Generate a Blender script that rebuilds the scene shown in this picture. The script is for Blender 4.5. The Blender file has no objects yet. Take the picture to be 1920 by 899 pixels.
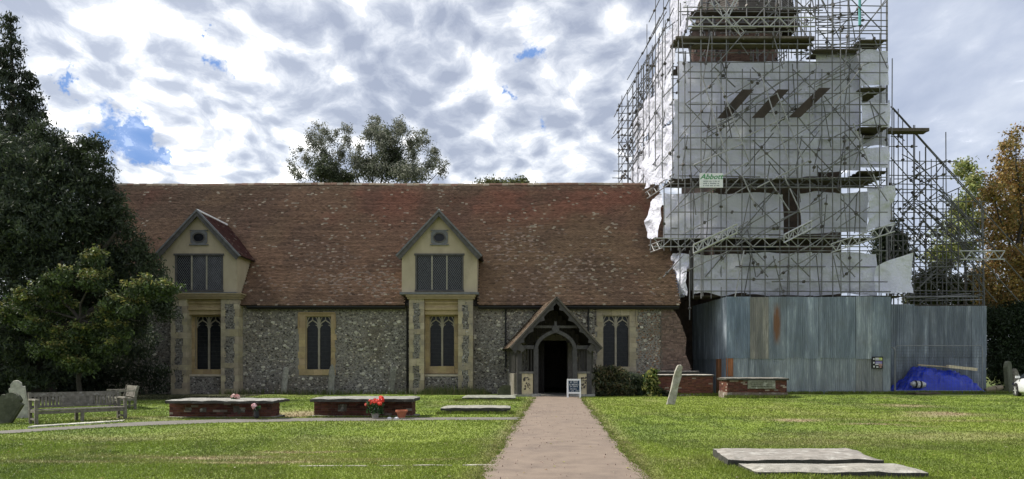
import bpy, math, random
import numpy as np
from mathutils import Vector, Matrix, Quaternion
random.seed(7); rng = np.random.default_rng(7)
SC = bpy.context.scene; COL = SC.collection
FPX = 1387.0; EYE = 1.6; HZ = 687.0
# ------------------------------------------------------------------ camera
cd = bpy.data.cameras.new("camera"); cam = bpy.data.objects.new("camera", cd); COL.objects.link(cam)
cam.location = (0, 0, EYE); cam.rotation_euler = (math.pi/2, 0, 0)
cd.sensor_width = 36; cd.lens = 36*FPX/1920; cd.shift_y = (HZ-449.5)/1920
cd.clip_start = .1; cd.clip_end = 3000
SC.camera = cam
SC.view_settings.view_transform = 'Standard'; SC.view_settings.look = 'None'
SC.view_settings.exposure = 1.5; SC.view_settings.gamma = 1
SUN_AZ = math.radians(-80); SUN_EL = math.radians(48)     # azimuth from +Y towards +X
# ------------------------------------------------------------------ node helpers
class NT:
    def __init__(s, tree): s.t = tree; s.n = tree.nodes; s.l = tree.links
    def new(s, typ, **kw):
        n = s.n.new(typ)
        for k, v in kw.items():
            if k == 'inp':
                for a, b in v.items():
                    if hasattr(b, 'is_output') or isinstance(b, bpy.types.NodeSocket): s.l.new(b, n.inputs[a])
                    else: n.inputs[a].default_value = b
            else: setattr(n, k, v)
        return n
    def math(s, op, a, b=0.0, clamp=False):
        return s.new('ShaderNodeMath', operation=op, use_clamp=clamp, inp={0: a, 1: b}).outputs[0]
    def vmath(s, op, a, b=(0,0,0)):
        n = s.new('ShaderNodeVectorMath', operation=op, inp={0: a, 1: b}); return n
    def noise(s, vec, scale, detail=4, rough=.5, dist=0):
        return s.new('ShaderNodeTexNoise', inp={'Vector': vec, 'Scale': scale, 'Detail': detail, 'Roughness': rough, 'Distortion': dist}).outputs[0]
    def ramp(s, fac, stops, interp='LINEAR'):
        r = s.new('ShaderNodeValToRGB', inp={0: fac}); r.color_ramp.interpolation = interp
        e = r.color_ramp.elements
        while len(e) < len(stops): e.new(.5)
        for q, (p, c) in zip(e, stops):
            q.position = p; q.color = (c, c, c, 1) if not isinstance(c, tuple) else (*c, 1)
        return r.outputs[0]
    def mix(s, fac, a, b, blend='MIX'):
        m = s.new('ShaderNodeMix', data_type='RGBA', blend_type=blend)
        for i, v in ((0, fac), (6, a), (7, b)):
            if isinstance(v, bpy.types.NodeSocket): s.l.new(v, m.inputs[i])
            else: m.inputs[i].default_value = v if i == 0 else (*v[:3], 1)
        return m.outputs[2]
# ------------------------------------------------------------------ sky
W = bpy.data.worlds.new("World"); SC.world = W; W.use_nodes = True
w = NT(W.node_tree); w.n.clear()
sky = w.new('ShaderNodeTexSky', sky_type='NISHITA', sun_disc=False, sun_elevation=SUN_EL, sun_rotation=SUN_AZ)
tc = w.new('ShaderNodeTexCoord').outputs['Generated']
sx = w.new('ShaderNodeSeparateXYZ', inp={0: tc})
X_, Y_, Z_ = sx.outputs
zz = w.math('ADD', w.math('MAXIMUM', Z_, 0.0), 0.22)
u = w.math('DIVIDE', X_, zz); v = w.math('DIVIDE', Y_, zz)
uv = w.new('ShaderNodeCombineXYZ', inp={0: u, 1: v, 2: 0.0}).outputs[0]
mp = w.new('ShaderNodeMapping', inp={'Vector': uv, 'Rotation': (0, 0, math.radians(32)), 'Scale': (1.0, .78, 1), 'Location': (3.1, 1.7, 0)}).outputs[0]
wob = w.new('ShaderNodeTexNoise', inp={'Vector': mp, 'Scale': 5.0, 'Detail': 3.0}).outputs['Color']
wv = w.vmath('ADD', mp, w.vmath('SCALE', w.vmath('SUBTRACT', wob, (.5, .5, .5)).outputs[0]).outputs[0])
wv.inputs[1].links[0].from_node.inputs['Scale'].default_value = .16
wvv = wv.outputs[0]
cells = w.new('ShaderNodeTexVoronoi', feature='SMOOTH_F1', inp={'Vector': wvv, 'Scale': 15.0, 'Smoothness': .9}).outputs['Distance']
fine = w.noise(wvv, 13.0, 10, .66)
big = w.noise(mp, 2.6, 4, .55)
nd = w.vmath('NORMALIZE', tc).outputs[0]
def pdir(px, py): return Vector(((px-960)/FPX, 1, (HZ-py)/FPX)).normalized()
hw_ = w.new('ShaderNodeTexNoise', inp={'Vector': nd, 'Scale': 22.0, 'Detail': 5.0, 'Roughness': .65}).outputs['Color']
hs_ = w.vmath('SCALE', w.vmath('SUBTRACT', hw_, (.5, .5, .5)).outputs[0]); hs_.inputs['Scale'].default_value = .10
ndw = w.vmath('ADD', nd, hs_.outputs[0]).outputs[0]
def spot(px, py, r, warp=False):            # soft disc round a direction, r in photo pixels
    d = w.vmath('DISTANCE', ndw if warp else nd, tuple(pdir(px, py))).outputs['Value']
    return w.math('SUBTRACT', 1.0, w.math('DIVIDE', d, r/FPX/1.15), clamp=True)
dens = w.math('SUBTRACT', 1.25, cells)
dens = w.math('ADD', w.math('MULTIPLY', dens, .62), w.math('ADD', w.math('MULTIPLY', fine, .80), w.math('MULTIPLY', big, .5)))
# thickness drives grey; thin edges are white
lum = w.new('ShaderNodeMapRange', inp={0: dens, 1: .87, 2: 1.33, 3: 0.0, 4: 1.0}).outputs[0]
glow = w.math('MAXIMUM', spot(300, 190, 440), w.math('MULTIPLY', spot(440, 120, 200), .9))
glow = w.math('MAXIMUM', glow, w.math('MULTIPLY', spot(150, 330, 380), .9))
glow = w.math('MAXIMUM', glow, w.math('MULTIPLY', spot(980, 400, 520), .3))
lum2 = w.math('SUBTRACT', lum, w.math('MULTIPLY', glow, .36), clamp=True)
ccol = w.ramp(lum2, [(0, (1.2, 1.19, 1.17)), (.12, (.50, .50, .51)), (.30, (.325, .335, .355)), (.60, (.215, .23, .265)), (1, (.14, .155, .195))])
# smoother blue-grey veil to the east
az = w.math('DIVIDE', X_, w.math('MAXIMUM', Y_, .05))
east = w.new('ShaderNodeMapRange', interpolation_type='SMOOTHSTEP', inp={0: az, 1: .22, 2: .52, 3: 0.0, 4: .86}).outputs[0]
veiln = w.noise(w.new('ShaderNodeMapping', inp={'Vector': uv, 'Scale': (1, .5, 1), 'Rotation': (0, 0, -.5)}).outputs[0], 4.0, 6, .55)
veil = w.ramp(veiln, [(.32, (.16, .182, .235)), (.52, (.205, .226, .275)), (.72, (.29, .307, .34))])
front = w.new('ShaderNodeMapRange', interpolation_type='SMOOTHSTEP', inp={0: Y_, 1: -.1, 2: .35, 3: 0.0, 4: 1.0}).outputs[0]
ccol = w.mix(w.math('MULTIPLY', east, front), ccol, veil)
# blue holes
holes = None
for px, py, r, k in ((205, 245, 58, 1.4), (255, 268, 56, 1.6), (296, 286, 40, 1.3), (165, 228, 32, 1.0), (215, 212, 26, .9), (138, 159, 26, 1.2), (120, 160, 18, .8), (412, 120, 30, 1.1), (436, 134, 22, 1.0), (390, 105, 18, .8),
                  (195, 298, 34, .8), (985, 95, 36, .9), (955, 176, 24, 1.1), (1018, 236, 26, .9), (395, 68, 12, .9), (575, 236, 16, .8)):
    s_ = w.math('MULTIPLY', spot(px, py, r, True), k)
    holes = s_ if holes is None else w.math('MAXIMUM', holes, s_)
hn = w.noise(w.new('ShaderNodeMapping', inp={'Vector': nd, 'Scale': (.8, .8, 1.9)}).outputs[0], 26.0, 7, .6, .4)
hole = w.new('ShaderNodeMapRange', inp={0: w.math('MULTIPLY', w.math('ADD', holes, .0), w.math('MULTIPLY', hn, 1.9)), 1: .30, 2: .75, 3: 0.0, 4: 1.0}).outputs[0]
ccol = w.mix(w.math('MULTIPLY', hole, .88), ccol, (.047, .107, .25))
bgc = w.new('ShaderNodeBackground', inp={0: ccol, 1: 1.0}); bgs = w.new('ShaderNodeBackground', inp={0: sky.outputs[0], 1: .10})
mx = w.new('ShaderNodeMixShader', inp={0: .93, 1: bgs.outputs[0], 2: bgc.outputs[0]})
w.new('ShaderNodeOutputWorld', inp={0: mx.outputs[0]})
# ------------------------------------------------------------------ sun (high, veiled, behind the church to the left)
sl = bpy.data.lights.new("sun", 'SUN'); sl.energy = 2.0; sl.angle = math.radians(10); sl.color = (1, .95, .86)
so = bpy.data.objects.new("sun", sl); COL.objects.link(so)
sd = Vector((math.sin(SUN_AZ)*math.cos(SUN_EL), math.cos(SUN_AZ)*math.cos(SUN_EL), math.sin(SUN_EL)))
so.rotation_euler = sd.to_track_quat('Z', 'Y').to_euler(); so.location = (-50, 20, 60)

# ------------------------------------------------------------------ materials
def bsdf(t, **inp):
    return t.new('ShaderNodeBsdfPrincipled', inp=inp)
def mk(name, c, c2=None, scale=3.0, rough=.85, bump=.0, bscale=None, attr=False, objcol=False, metal=0.0, stretch=(1,1,1),
       c3=None, s3=.7, t3=(.5, .7), spec=.3, detail=6, trans=0.0, bdist=.02):
    m = bpy.data.materials.new(name); m.use_nodes = True; t = NT(m.node_tree); t.n.clear()
    pos = t.new('ShaderNodeNewGeometry').outputs['Position']
    if stretch != (1,1,1): pos = t.new('ShaderNodeMapping', inp={'Vector': pos, 'Scale': stretch}).outputs[0]
    n = t.noise(pos, scale, detail, .6)
    f = t.ramp(n, [(.32, 0.0), (.68, 1.0)])
    c2 = c2 or tuple(x*.72 for x in c)
    if attr:
        a = t.new('ShaderNodeAttribute', attribute_name='Col').outputs['Color']
        col = t.mix(1.0, a, t.mix(f, c, c2), 'MULTIPLY')
    else: col = t.mix(f, c, c2)
    if objcol:
        oc = t.new('ShaderNodeObjectInfo').outputs['Color']; col = t.mix(1.0, col, oc, 'MULTIPLY')
    if c3:
        g = t.ramp(t.noise(pos, s3, 5, .65), [(t3[0], 0.0), (t3[1], 1.0)]); col = t.mix(g, col, c3)
    b = bsdf(t, **{'Base Color': col, 'Roughness': rough, 'Metallic': metal, 'Specular IOR Level': spec})
    if bump:
        bn = t.new('ShaderNodeBump', inp={'Height': t.noise(pos, bscale or scale*4, 5, .6), 'Strength': bump, 'Distance': bdist})
        t.l.new(bn.outputs[0], b.inputs['Normal'])
    out = b.outputs[0]
    if trans:
        tr = t.new('ShaderNodeBsdfTranslucent', inp={0: col}); out = t.new('ShaderNodeMixShader', inp={0: trans, 1: out, 2: tr.outputs[0]}).outputs[0]
    t.new('ShaderNodeOutputMaterial', inp={0: out})
    return m
M = {}
M['mortar'] = mk('flint_mortar', (.28,.26,.225), (.17,.158,.138), 6, bump=.6, c3=(.14,.12,.09), s3=.4)
M['flint'] = mk('flint_stone', (1,1,1), (.75,.75,.75), 30, rough=.6, attr=True, bump=.3)
M['tile'] = mk('clay_tile', (1.05,1.03,1.0), (.74,.74,.74), 9, rough=.85, attr=True, bump=.3, bscale=40)
M['lime'] = mk('limestone', (.44,.385,.28), (.32,.28,.20), 4, bump=.35, objcol=True, c3=(.24,.215,.17), s3=1.6, t3=(.5,.72))
M['ochre'] = mk('ochre_stone', (.43,.335,.20), (.33,.255,.145), 4, bump=.3, objcol=True, c3=(.28,.20,.11), s3=1.5, t3=(.52,.75))
M['grey_stone'] = mk('weathered_stone', (.38,.365,.33), (.20,.195,.17), 7, bump=.8, objcol=True, c3=(.52,.51,.46), s3=4, t3=(.54,.72), detail=9)
M['moss'] = mk('mossy_stone', (.10,.105,.07), (.05,.055,.035), 6, bump=.9, objcol=True, c3=(.22,.22,.17), s3=3, t3=(.55,.75))
M['slabside'] = mk('shaded_side_stone', (.07,.068,.058), (.035,.035,.03), 6, bump=.7, c3=(.16,.15,.13), s3=4, t3=(.6,.75))  # shade of the backlit slab sides put into the stone colour
M['render'] = mk('cream_render', (.44,.375,.265), (.35,.295,.205), 1.4, bump=.15, c3=(.23,.20,.135), s3=.9, t3=(.55,.8), stretch=(1,1,.5))
M['oldwood'] = mk('grey_oak', (.115,.108,.10), (.065,.06,.056), 6, bump=.5, objcol=True, stretch=(1,1,1))
M['bench'] = mk('weathered_teak', (.19,.175,.15), (.10,.092,.075), 10, bump=.6, objcol=True, c3=(.27,.26,.23), s3=8, t3=(.55,.7))
M['darkwood'] = mk('dark_door_wood', (.035,.03,.026), (.02,.018,.016), 8, bump=.4)
M['glass'] = mk('leaded_glass', (.008,.009,.012), (.02,.021,.026), 5, rough=.25, spec=.22, bump=.1, bscale=12)
M['glassd'] = mk('dormer_glass', (.035,.036,.045), (.12,.12,.14), 1.8, rough=.25, spec=.5, bump=.15, bscale=10, t3=(.5,.55))
M['lead'] = mk('lead', (.17,.175,.18), (.11,.11,.115), 6, rough=.6)
M['black'] = mk('black_iron', (.012,.012,.012), (.02,.02,.02), 6, rough=.5)
M['brick'] = mk('red_brick', (.165,.066,.044), (.105,.045,.033), 9, bump=.5, objcol=True, c3=(.20,.16,.125), s3=5, t3=(.58,.72))
M['brickattr'] = mk('red_brick_courses', (1,1,1), (.7,.7,.7), 9, bump=.5, attr=True)
M['bmortar'] = mk('brick_mortar', (.17,.135,.105), (.11,.085,.07), 8, bump=.5)
M['tower'] = mk('tower_masonry', (.14,.10,.08), (.08,.062,.05), 3, bump=.8, objcol=True)
M['shingle'] = mk('oak_shingle', (1,1,1), (.7,.7,.7), 5, bump=.4, attr=True)
M['tube'] = mk('galvanised_tube', (.20,.20,.205), (.12,.12,.12), 2.5, rough=.5, metal=.25, objcol=True, c3=(.15,.11,.08), s3=1.2, t3=(.6,.75))
M['alu'] = mk('aluminium_beam', (.42,.42,.42), (.32,.32,.32), 3, rough=.45, metal=.3, objcol=True)
M['board'] = mk('scaffold_board', (.14,.118,.10), (.08,.068,.058), 3, bump=.4, objcol=True)
M['pale_wood'] = mk('fresh_timber', (.58,.50,.36), (.48,.40,.28), 5, objcol=True)
M['sheeting'] = mk('white_sheeting', (.87,.88,.92), (.79,.80,.85), 1.1, rough=.45, objcol=True, trans=.35, bump=.8, bscale=1.7, bdist=.5, c3=(.74,.745,.77), s3=.8, t3=(.56,.8))
M['white'] = mk('white_paint', (.78,.78,.78), (.70,.70,.70), 5, rough=.5)
M['whitecar'] = mk('white_car_paint', (.78,.79,.80), (.76,.77,.78), 2, rough=.15, spec=.6)
M['rubber'] = mk('rubber', (.02,.02,.02), (.03,.03,.03), 9, rough=.8)
M['carglass'] = mk('car_glass', (.02,.025,.03), (.02,.025,.03), 3, rough=.05, spec=.6)
M['tarp'] = mk('blue_tarpaulin', (.015,.045,.50), (.012,.032,.36), 1.6, rough=.32, spec=.5, bump=.4, bscale=5)
M['chalk'] = mk('navy_chalkboard', (.012,.03,.055), (.02,.045,.08), 7, rough=.6)
M['pot'] = mk('terracotta', (.42,.15,.08), (.32,.11,.06), 9)
M['path'] = mk('path_gravel', (.255,.20,.155), (.20,.155,.12), 2.2, rough=.9, bump=.5, bscale=45, c3=(.15,.118,.098), s3=.55, t3=(.5,.8), detail=11)
M['tarmac'] = mk('path_tarmac', (.20,.185,.16), (.14,.13,.115), 3, rough=.9, bump=.5, bscale=30)
M['ground'] = mk('lawn', (1.02,1.0,1.0), (.66,.70,.64), 9, rough=.95, bump=1.0, bscale=22, attr=True, detail=10)
M['blade'] = mk('grass_blade', (1,1,1), (.85,.85,.85), 2, rough=.6, attr=True, trans=.35)
M['leaf'] = mk('leaf', (1,1,1), (.8,.8,.8), 1.5, rough=.55, attr=True, trans=.3)
M['bark'] = mk('bark', (.05,.043,.035), (.028,.024,.02), 6, bump=.8)
M['straw'] = mk('flower_petal', (1,1,1), (.9,.9,.9), 9, rough=.6, attr=True)
# corrugated iron: vertical streaks, tint per sheet, optional rust
def corr_mat(name, rust=False):
    m = bpy.data.materials.new(name); m.use_nodes = True; t = NT(m.node_tree); t.n.clear()
    pos = t.new('ShaderNodeNewGeometry').outputs['Position']
    st = t.new('ShaderNodeMapping', inp={'Vector': pos, 'Scale': (1, 1, .14)}).outputs[0]
    n = t.noise(st, 2.6, 8, .72); n2 = t.noise(st, 8.0, 6, .75); n3 = t.noise(pos, .9, 5, .6)
    col = t.ramp(n, [(.3, (.12,.142,.165)), (.46, (.19,.215,.245)), (.58, (.28,.31,.34)), (.70, (.52,.55,.58))])
    col = t.mix(t.ramp(n2, [(.55, 0.0), (.8, .55)]), col, (.27,.30,.32))
    col = t.mix(t.ramp(n3, [(.5, 0.0), (.78, .6)]), col, (.17,.175,.17))
    oc = t.new('ShaderNodeObjectInfo').outputs['Color']; col = t.mix(1.0, col, oc, 'MULTIPLY')
    if rust:
        oz = t.new('ShaderNodeTexCoord').outputs['Object']
        s = t.new('ShaderNodeSeparateXYZ', inp={0: oz})
        a = t.math('SUBTRACT', 1.0, t.math('ABSOLUTE', t.math('DIVIDE', t.math('SUBTRACT', s.outputs[0], .47), .26)), clamp=True)
        b_ = t.math('SUBTRACT', 1.0, t.math('ABSOLUTE', t.math('DIVIDE', t.math('SUBTRACT', s.outputs[2], 2.0), 1.3)), clamp=True)
        f = t.math('MULTIPLY', t.math('MULTIPLY', a, b_), t.math('MULTIPLY', t.noise(st, 14.0, 4), 5.0), clamp=True)
        col = t.mix(f, col, (.20,.10,.055))
    b = bsdf(t, **{'Base Color': col, 'Roughness': .5, 'Metallic': .3, 'Specular IOR Level': .4})
    t.new('ShaderNodeOutputMaterial', inp={0: b.outputs[0]}); return m
M['corr'] = corr_mat('corrugated_iron'); M['corrrust'] = corr_mat('corrugated_iron_rust_streak', True)

# ------------------------------------------------------------------ object helpers
def P(px, py, Y): return Vector(((px-960)*Y/FPX, Y, EYE+(HZ-py)*Y/FPX))
def PX(px, Y): return (px-960)*Y/FPX
def PZ(py, Y): return EYE+(HZ-py)*Y/FPX
def gY(py): return EYE*FPX/(py-HZ)
def woff(o):
    v = Vector((0,0,0))
    while o is not None: v += o.location; o = o.parent
    return v
def tag(o, label=None, cat=None, group=None, kind=None):
    if label: o['label'] = label
    if cat: o['category'] = cat
    if group: o['group'] = group
    if kind: o['kind'] = kind
    return o
def thing(name, label, cat, loc=(0,0,0), group=None):
    o = bpy.data.objects.new(name, None); o.empty_display_size = .3; COL.objects.link(o); o.location = loc
    return tag(o, label, cat, group)
class MB:
    def __init__(s): s.v = []; s.f = []; s.c = []; s.smooth = False
    def add(s, vs, fs, col=None):
        b = len(s.v); s.v += [tuple(x) for x in vs]; s.f += [tuple(i+b for i in f) for f in fs]; s.c += [col or (1,1,1)]*len(fs); return s
    def box(s, x0, x1, y0, y1, z0, z1, col=None, j=0.0, rot=None, piv=None):
        vs = [(x, y, z) for z in (z0, z1) for y in (y0, y1) for x in (x0, x1)]
        if j: vs = [tuple(c+random.uniform(-j, j) for c in q) for q in vs]
        if rot is not None:
            pv = Vector(piv) if piv else Vector(((x0+x1)/2, (y0+y1)/2, (z0+z1)/2))
            vs = [tuple(rot @ (Vector(q)-pv)+pv) for q in vs]
        return s.add(vs, [(0,2,3,1), (4,5,7,6), (0,1,5,4), (2,6,7,3), (0,4,6,2), (1,3,7,5)], col)
    def tube(s, a, b, r, r2=None, n=8, col=None, caps=True):
        a, b = Vector(a), Vector(b); d = (b-a)
        if d.length < 1e-6: return s
        q = d.to_track_quat('Z', 'Y'); r2 = r if r2 is None else r2
        vs = []
        for p, rr in ((a, r), (b, r2)):
            for k in range(n):
                an = 2*math.pi*k/n; vs.append(p + q @ Vector((rr*math.cos(an), rr*math.sin(an), 0)))
        fs = [(k, (k+1)%n, n+(k+1)%n, n+k) for k in range(n)]
        if caps: fs += [tuple(range(n-1, -1, -1)), tuple(range(n, 2*n))]
        return s.add(vs, fs, col)
    def path(s, pts, r, n=8, col=None):
        for i in range(len(pts)-1):
            ra = r[i] if isinstance(r, (list, tuple)) else r; rb = r[i+1] if isinstance(r, (list, tuple)) else r
            s.tube(pts[i], pts[i+1], ra, rb, n, col)
        return s
    def prism(s, poly, y0, y1, col=None, axis='y'):
        n = len(poly)
        def mkp(p, d): return (p[0], d, p[1]) if axis == 'y' else ((d, p[0], p[1]) if axis == 'x' else (p[0], p[1], d))
        vs = [mkp(p, y0) for p in poly]+[mkp(p, y1) for p in poly]
        fs = [tuple(range(n)), tuple(range(2*n-1, n-1, -1))]+[(i, n+i, n+(i+1)%n, (i+1)%n) for i in range(n)]
        return s.add(vs, fs, col)
    def strip(s, pts, wid, y0, y1, col=None):      # bar following a polyline in the XZ plane
        for i in range(len(pts)-1):
            a = Vector(pts[i]); b = Vector(pts[i+1]); d = (b-a); 
            if d.length < 1e-6: continue
            d.normalize(); nrm = Vector((-d.y, d.x))*wid/2; e = d*wid*.18
            s.prism([tuple(a-e-nrm), tuple(b+e-nrm), tuple(b+e+nrm), tuple(a-e+nrm)], y0+.0006*(i % 3), y1, col)
        return s
    def lathe(s, prof, c, n=14, col=None):
        vs = []; fs = []
        for (r, z) in prof:
            for k in range(n):
                an = 2*math.pi*k/n; vs.append((c[0]+r*math.cos(an), c[1]+r*math.sin(an), c[2]+z))
        for i in range(len(prof)-1):
            for k in range(n): fs.append((i*n+k, i*n+(k+1)%n, (i+1)*n+(k+1)%n, (i+1)*n+k))
        fs += [tuple(range(n-1, -1, -1)), tuple(range((len(prof)-1)*n, len(prof)*n))]
        return s.add(vs, fs, col)
    def mesh(s, name, off=(0,0,0), colors=False):
        me = bpy.data.meshes.new(name); o = Vector(off)
        me.from_pydata([(x-o.x, y-o.y, z-o.z) for x, y, z in s.v], [], s.f)
        if colors:
            a = me.color_attributes.new('Col', 'FLOAT_COLOR', 'CORNER'); arr = []
            for f, c in zip(s.f, s.c): arr += [c[0], c[1], c[2], 1.0]*len(f)
            a.data.foreach_set('color', arr)
        me.validate(); 
        if s.smooth: me.polygons.foreach_set('use_smooth', [True]*len(me.polygons))
        return me
def link(name, me, mat, parent=None, loc=None):
    if mat is not None and not me.materials: me.materials.append(mat)
    o = bpy.data.objects.new(name, me); COL.objects.link(o)
    if parent is not None: o.parent = parent
    if loc is not None: o.location = loc
    return o
def part(name, mb, mat, parent=None, color=None, label=None, kind=None, colors=False):
    off = woff(parent) if parent is not None else Vector((0,0,0))
    if parent is None:   # a one-mesh thing: origin at its base
        A = np.array(mb.v); off = Vector((A[:,0].mean(), A[:,1].mean(), A[:,2].min()))
    o = link(name, mb.mesh(name, off, colors), mat, parent, None if parent is not None else off)
    if color: o.color = (*color, 1)
    if label: o['label'] = label
    if kind: o['kind'] = kind
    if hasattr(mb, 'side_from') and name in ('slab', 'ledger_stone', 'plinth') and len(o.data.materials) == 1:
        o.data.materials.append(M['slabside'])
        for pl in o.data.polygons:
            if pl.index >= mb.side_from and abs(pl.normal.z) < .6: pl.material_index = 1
    return o
def nmesh(name, V, F, cols=None, smooth=False):    # V (n,3) array, F (m,k) array, cols (m,3)
    me = bpy.data.meshes.new(name); V = np.asarray(V, np.float32); F = np.asarray(F, np.int32); k = F.shape[1]
    me.vertices.add(len(V)); me.vertices.foreach_set('co', V.ravel())
    me.loops.add(F.size); me.loops.foreach_set('vertex_index', F.ravel())
    me.polygons.add(len(F)); me.polygons.foreach_set('loop_start', np.arange(0, F.size, k, dtype=np.int32))
    if cols is not None:
        a = me.color_attributes.new('Col', 'FLOAT_COLOR', 'CORNER')
        c = np.ones((len(F), k, 4), np.float32); c[:, :, :3] = np.asarray(cols, np.float32)[:, None, :]
        a.data.foreach_set('color', c.ravel())
    if smooth: me.polygons.foreach_set('use_smooth', np.ones(len(F), bool))
    me.update(calc_edges=True); return me
def vn(x, y, scale, seed=0):
    x = np.asarray(x)*scale+seed*17.3; y = np.asarray(y)*scale+seed*9.1
    xi = np.floor(x); yi = np.floor(y); fx = x-xi; fy = y-yi; fx = fx*fx*(3-2*fx); fy = fy*fy*(3-2*fy)
    def h(a, b): q = np.sin(a*127.1+b*311.7+seed*74.7)*43758.5453; return q-np.floor(q)
    return (h(xi,yi)*(1-fx)+h(xi+1,yi)*fx)*(1-fy)+(h(xi,yi+1)*(1-fx)+h(xi+1,yi+1)*fx)*fy
def fbm(x, y, scale, seed=0, o=4):
    r = 0; a = .5; t = 0
    for i in range(o): r = r+a*vn(x, y, scale*2**i, seed+i); t += a; a *= .5
    return r/t
def curve2(p0, p1, p2, n=6):
    return [((1-t)**2*p0[0]+2*t*(1-t)*p1[0]+t*t*p2[0], (1-t)**2*p0[1]+2*t*(1-t)*p1[1]+t*t*p2[1]) for t in [i/n for i in range(n+1)]]
def copy_tree(o, parent=None):
    c = o.copy(); COL.objects.link(c); c.parent = parent
    for ch in list(o.children): copy_tree(ch, c)
    return c

# ================================================================== GROUND
def xc(y): return .728+(y-10.47)*.0582                      # centre line of the main path
PW = 1.16
TP = [(-60,809,823), (0,806,818), (120,799,809), (230,792,802), (400,786.6,794.5), (600,784.2,790.5), (800,783.4,788.6), (985,783.4,788)]
def tp_edges():
    xs = []; 
    for px, a, b in TP:
        Ya, Yb = gY(a), gY(b); xs.append((PX(px, Ya), Ya, PX(px, Yb), Yb))
    return xs
TE = tp_edges(); TX = np.array([(a+c)/2 for a,b,c,d in TE]); TY = np.array([(b+d)/2 for a,b,c,d in TE]); THW = np.array([(b-d)/2 for a,b,c,d in TE])
def side_path(x, y, m=0.0):
    yc = np.interp(x, TX, TY); hw = np.interp(x, TX, THW)
    return (np.abs(y-yc) < hw+m) & (x < xc(y))
def ss(a, b, x): t = np.clip((x-a)/(b-a), 0, 1); return t*t*(3-2*t)
def gh(x, y):
    m = ss(PW, PW+2.0, np.abs(x-xc(y)))
    yc = np.interp(x, TX, TY); m = m*np.where(x < 1.5, ss(.7, 2.2, np.abs(y-yc)), 1.0)
    m = m*ss(62, 40, y)
    return (fbm(x, y, .35, 3, 4)-.5)*.16*m
DRY = [(-6.9, 25.0, 1.5, 1.6, 1.3), (-5.4, 13.1, 2.0, .35, .8), (-4.4, 12.4, 1.6, .22, .9), (-3.9, 13.9, 1.0, .22, .9), (-2.7, 12.7, 2.2, .14, .6), (-7.5, 12.2, 2.0, .2, .5),
       (8.25, 21.5, .62, .42, 1.5), (9.9, 20.2, .8, .25, 1.3), (10.7, 19.6, .5, .25, .8), (14.3, 24.5, 1.0, .8, 1.3), (15.8, 30.0, 1.2, 1.2, .8), (13.2, 23.6, 1.0, .6, .6), (12.6, 22.0, 3.5, .5, .5),
       (9.5, 16.8, 3.5, 1.2, .45), (-9, 16.5, 2.0, .8, .35), (6.4, 15.3, 2.0, 1.2, .4), (-11.5, 22.2, 1.6, .8, .5)]
def gcol(x, y):
    x = np.asarray(x, float); y = np.asarray(y, float)
    a = fbm(x*.75, y*.42, .6, 5, 4); b = fbm(x*.7, y*.35, 2.4, 9, 3); c = fbm(x*.6, y*.3, .17, 21, 3)
    g = np.stack([.145+.115*a+.085*(b-.5), .205+.13*a+.11*(b-.5), .032+.02*a], -1)
    lush = np.array([.068,.102,.028]); t = ss(.45, .66, b)[:,None]*.55; g = g*(1-t)+lush*t
    t = ss(.42, .62, c)[:,None]*.5; g = g*(1-t)+np.array([.265,.315,.05])*t
    d = np.zeros_like(x)
    for (dx, dy, rx, ry, k) in DRY: d = np.maximum(d, k*np.exp(-((x-dx)/rx)**2-((y-dy)/ry)**2))
    e = ss(.55, .0, np.abs(np.abs(x-xc(y))-PW))*.5*(np.abs(x-xc(y)) > PW*.9); d = np.maximum(d, e)
    d = np.clip(d*(.35+1.3*fbm(x, y, 3.2, 31, 4)), 0, 1)
    d = np.maximum(d, ss(.60, .78, fbm(x*.8, y*.35, .9, 41, 4))*.2)
    d = d[:,None]; g = g*(1-d)+np.array([.34,.27,.16])*d
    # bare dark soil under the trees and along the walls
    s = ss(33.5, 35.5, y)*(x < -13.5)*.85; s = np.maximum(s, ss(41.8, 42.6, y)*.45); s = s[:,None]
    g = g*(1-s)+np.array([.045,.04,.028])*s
    return g
sl_ = np.concatenate([[-300,-150,-90,-60,-45], np.arange(-36, -1.4, .3), np.arange(-1.4, 1.41, .14), np.arange(1.5, 33, .3), [36,45,60,90,150,300]])
yl_ = np.concatenate([[-60,-20,-5,0,3,6], np.arange(8, 46, .22), np.arange(46, 62, 1.0), [70,90,130,200,400,900]])
S_, Yg = np.meshgrid(sl_, yl_); Xg = S_+xc(Yg); Zg = gh(Xg, Yg)
V = np.stack([Xg.ravel(), Yg.ravel(), Zg.ravel()], -1); nx = len(sl_); ny = len(yl_)
I = np.arange(nx*(ny-1)).reshape(ny-1, nx)[:, :-1].ravel(); F = np.stack([I, I+1, I+nx+1, I+nx], -1)
fc = V[F].mean(1); me = nmesh('lawn', V, F, None, True)
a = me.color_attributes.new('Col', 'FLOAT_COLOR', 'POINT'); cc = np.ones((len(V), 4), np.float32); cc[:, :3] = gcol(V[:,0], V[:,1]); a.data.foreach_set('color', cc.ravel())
tag(link('lawn', me, M['ground']), 'worn green lawn with dry straw coloured patches around the church', None, None, 'structure')
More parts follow.
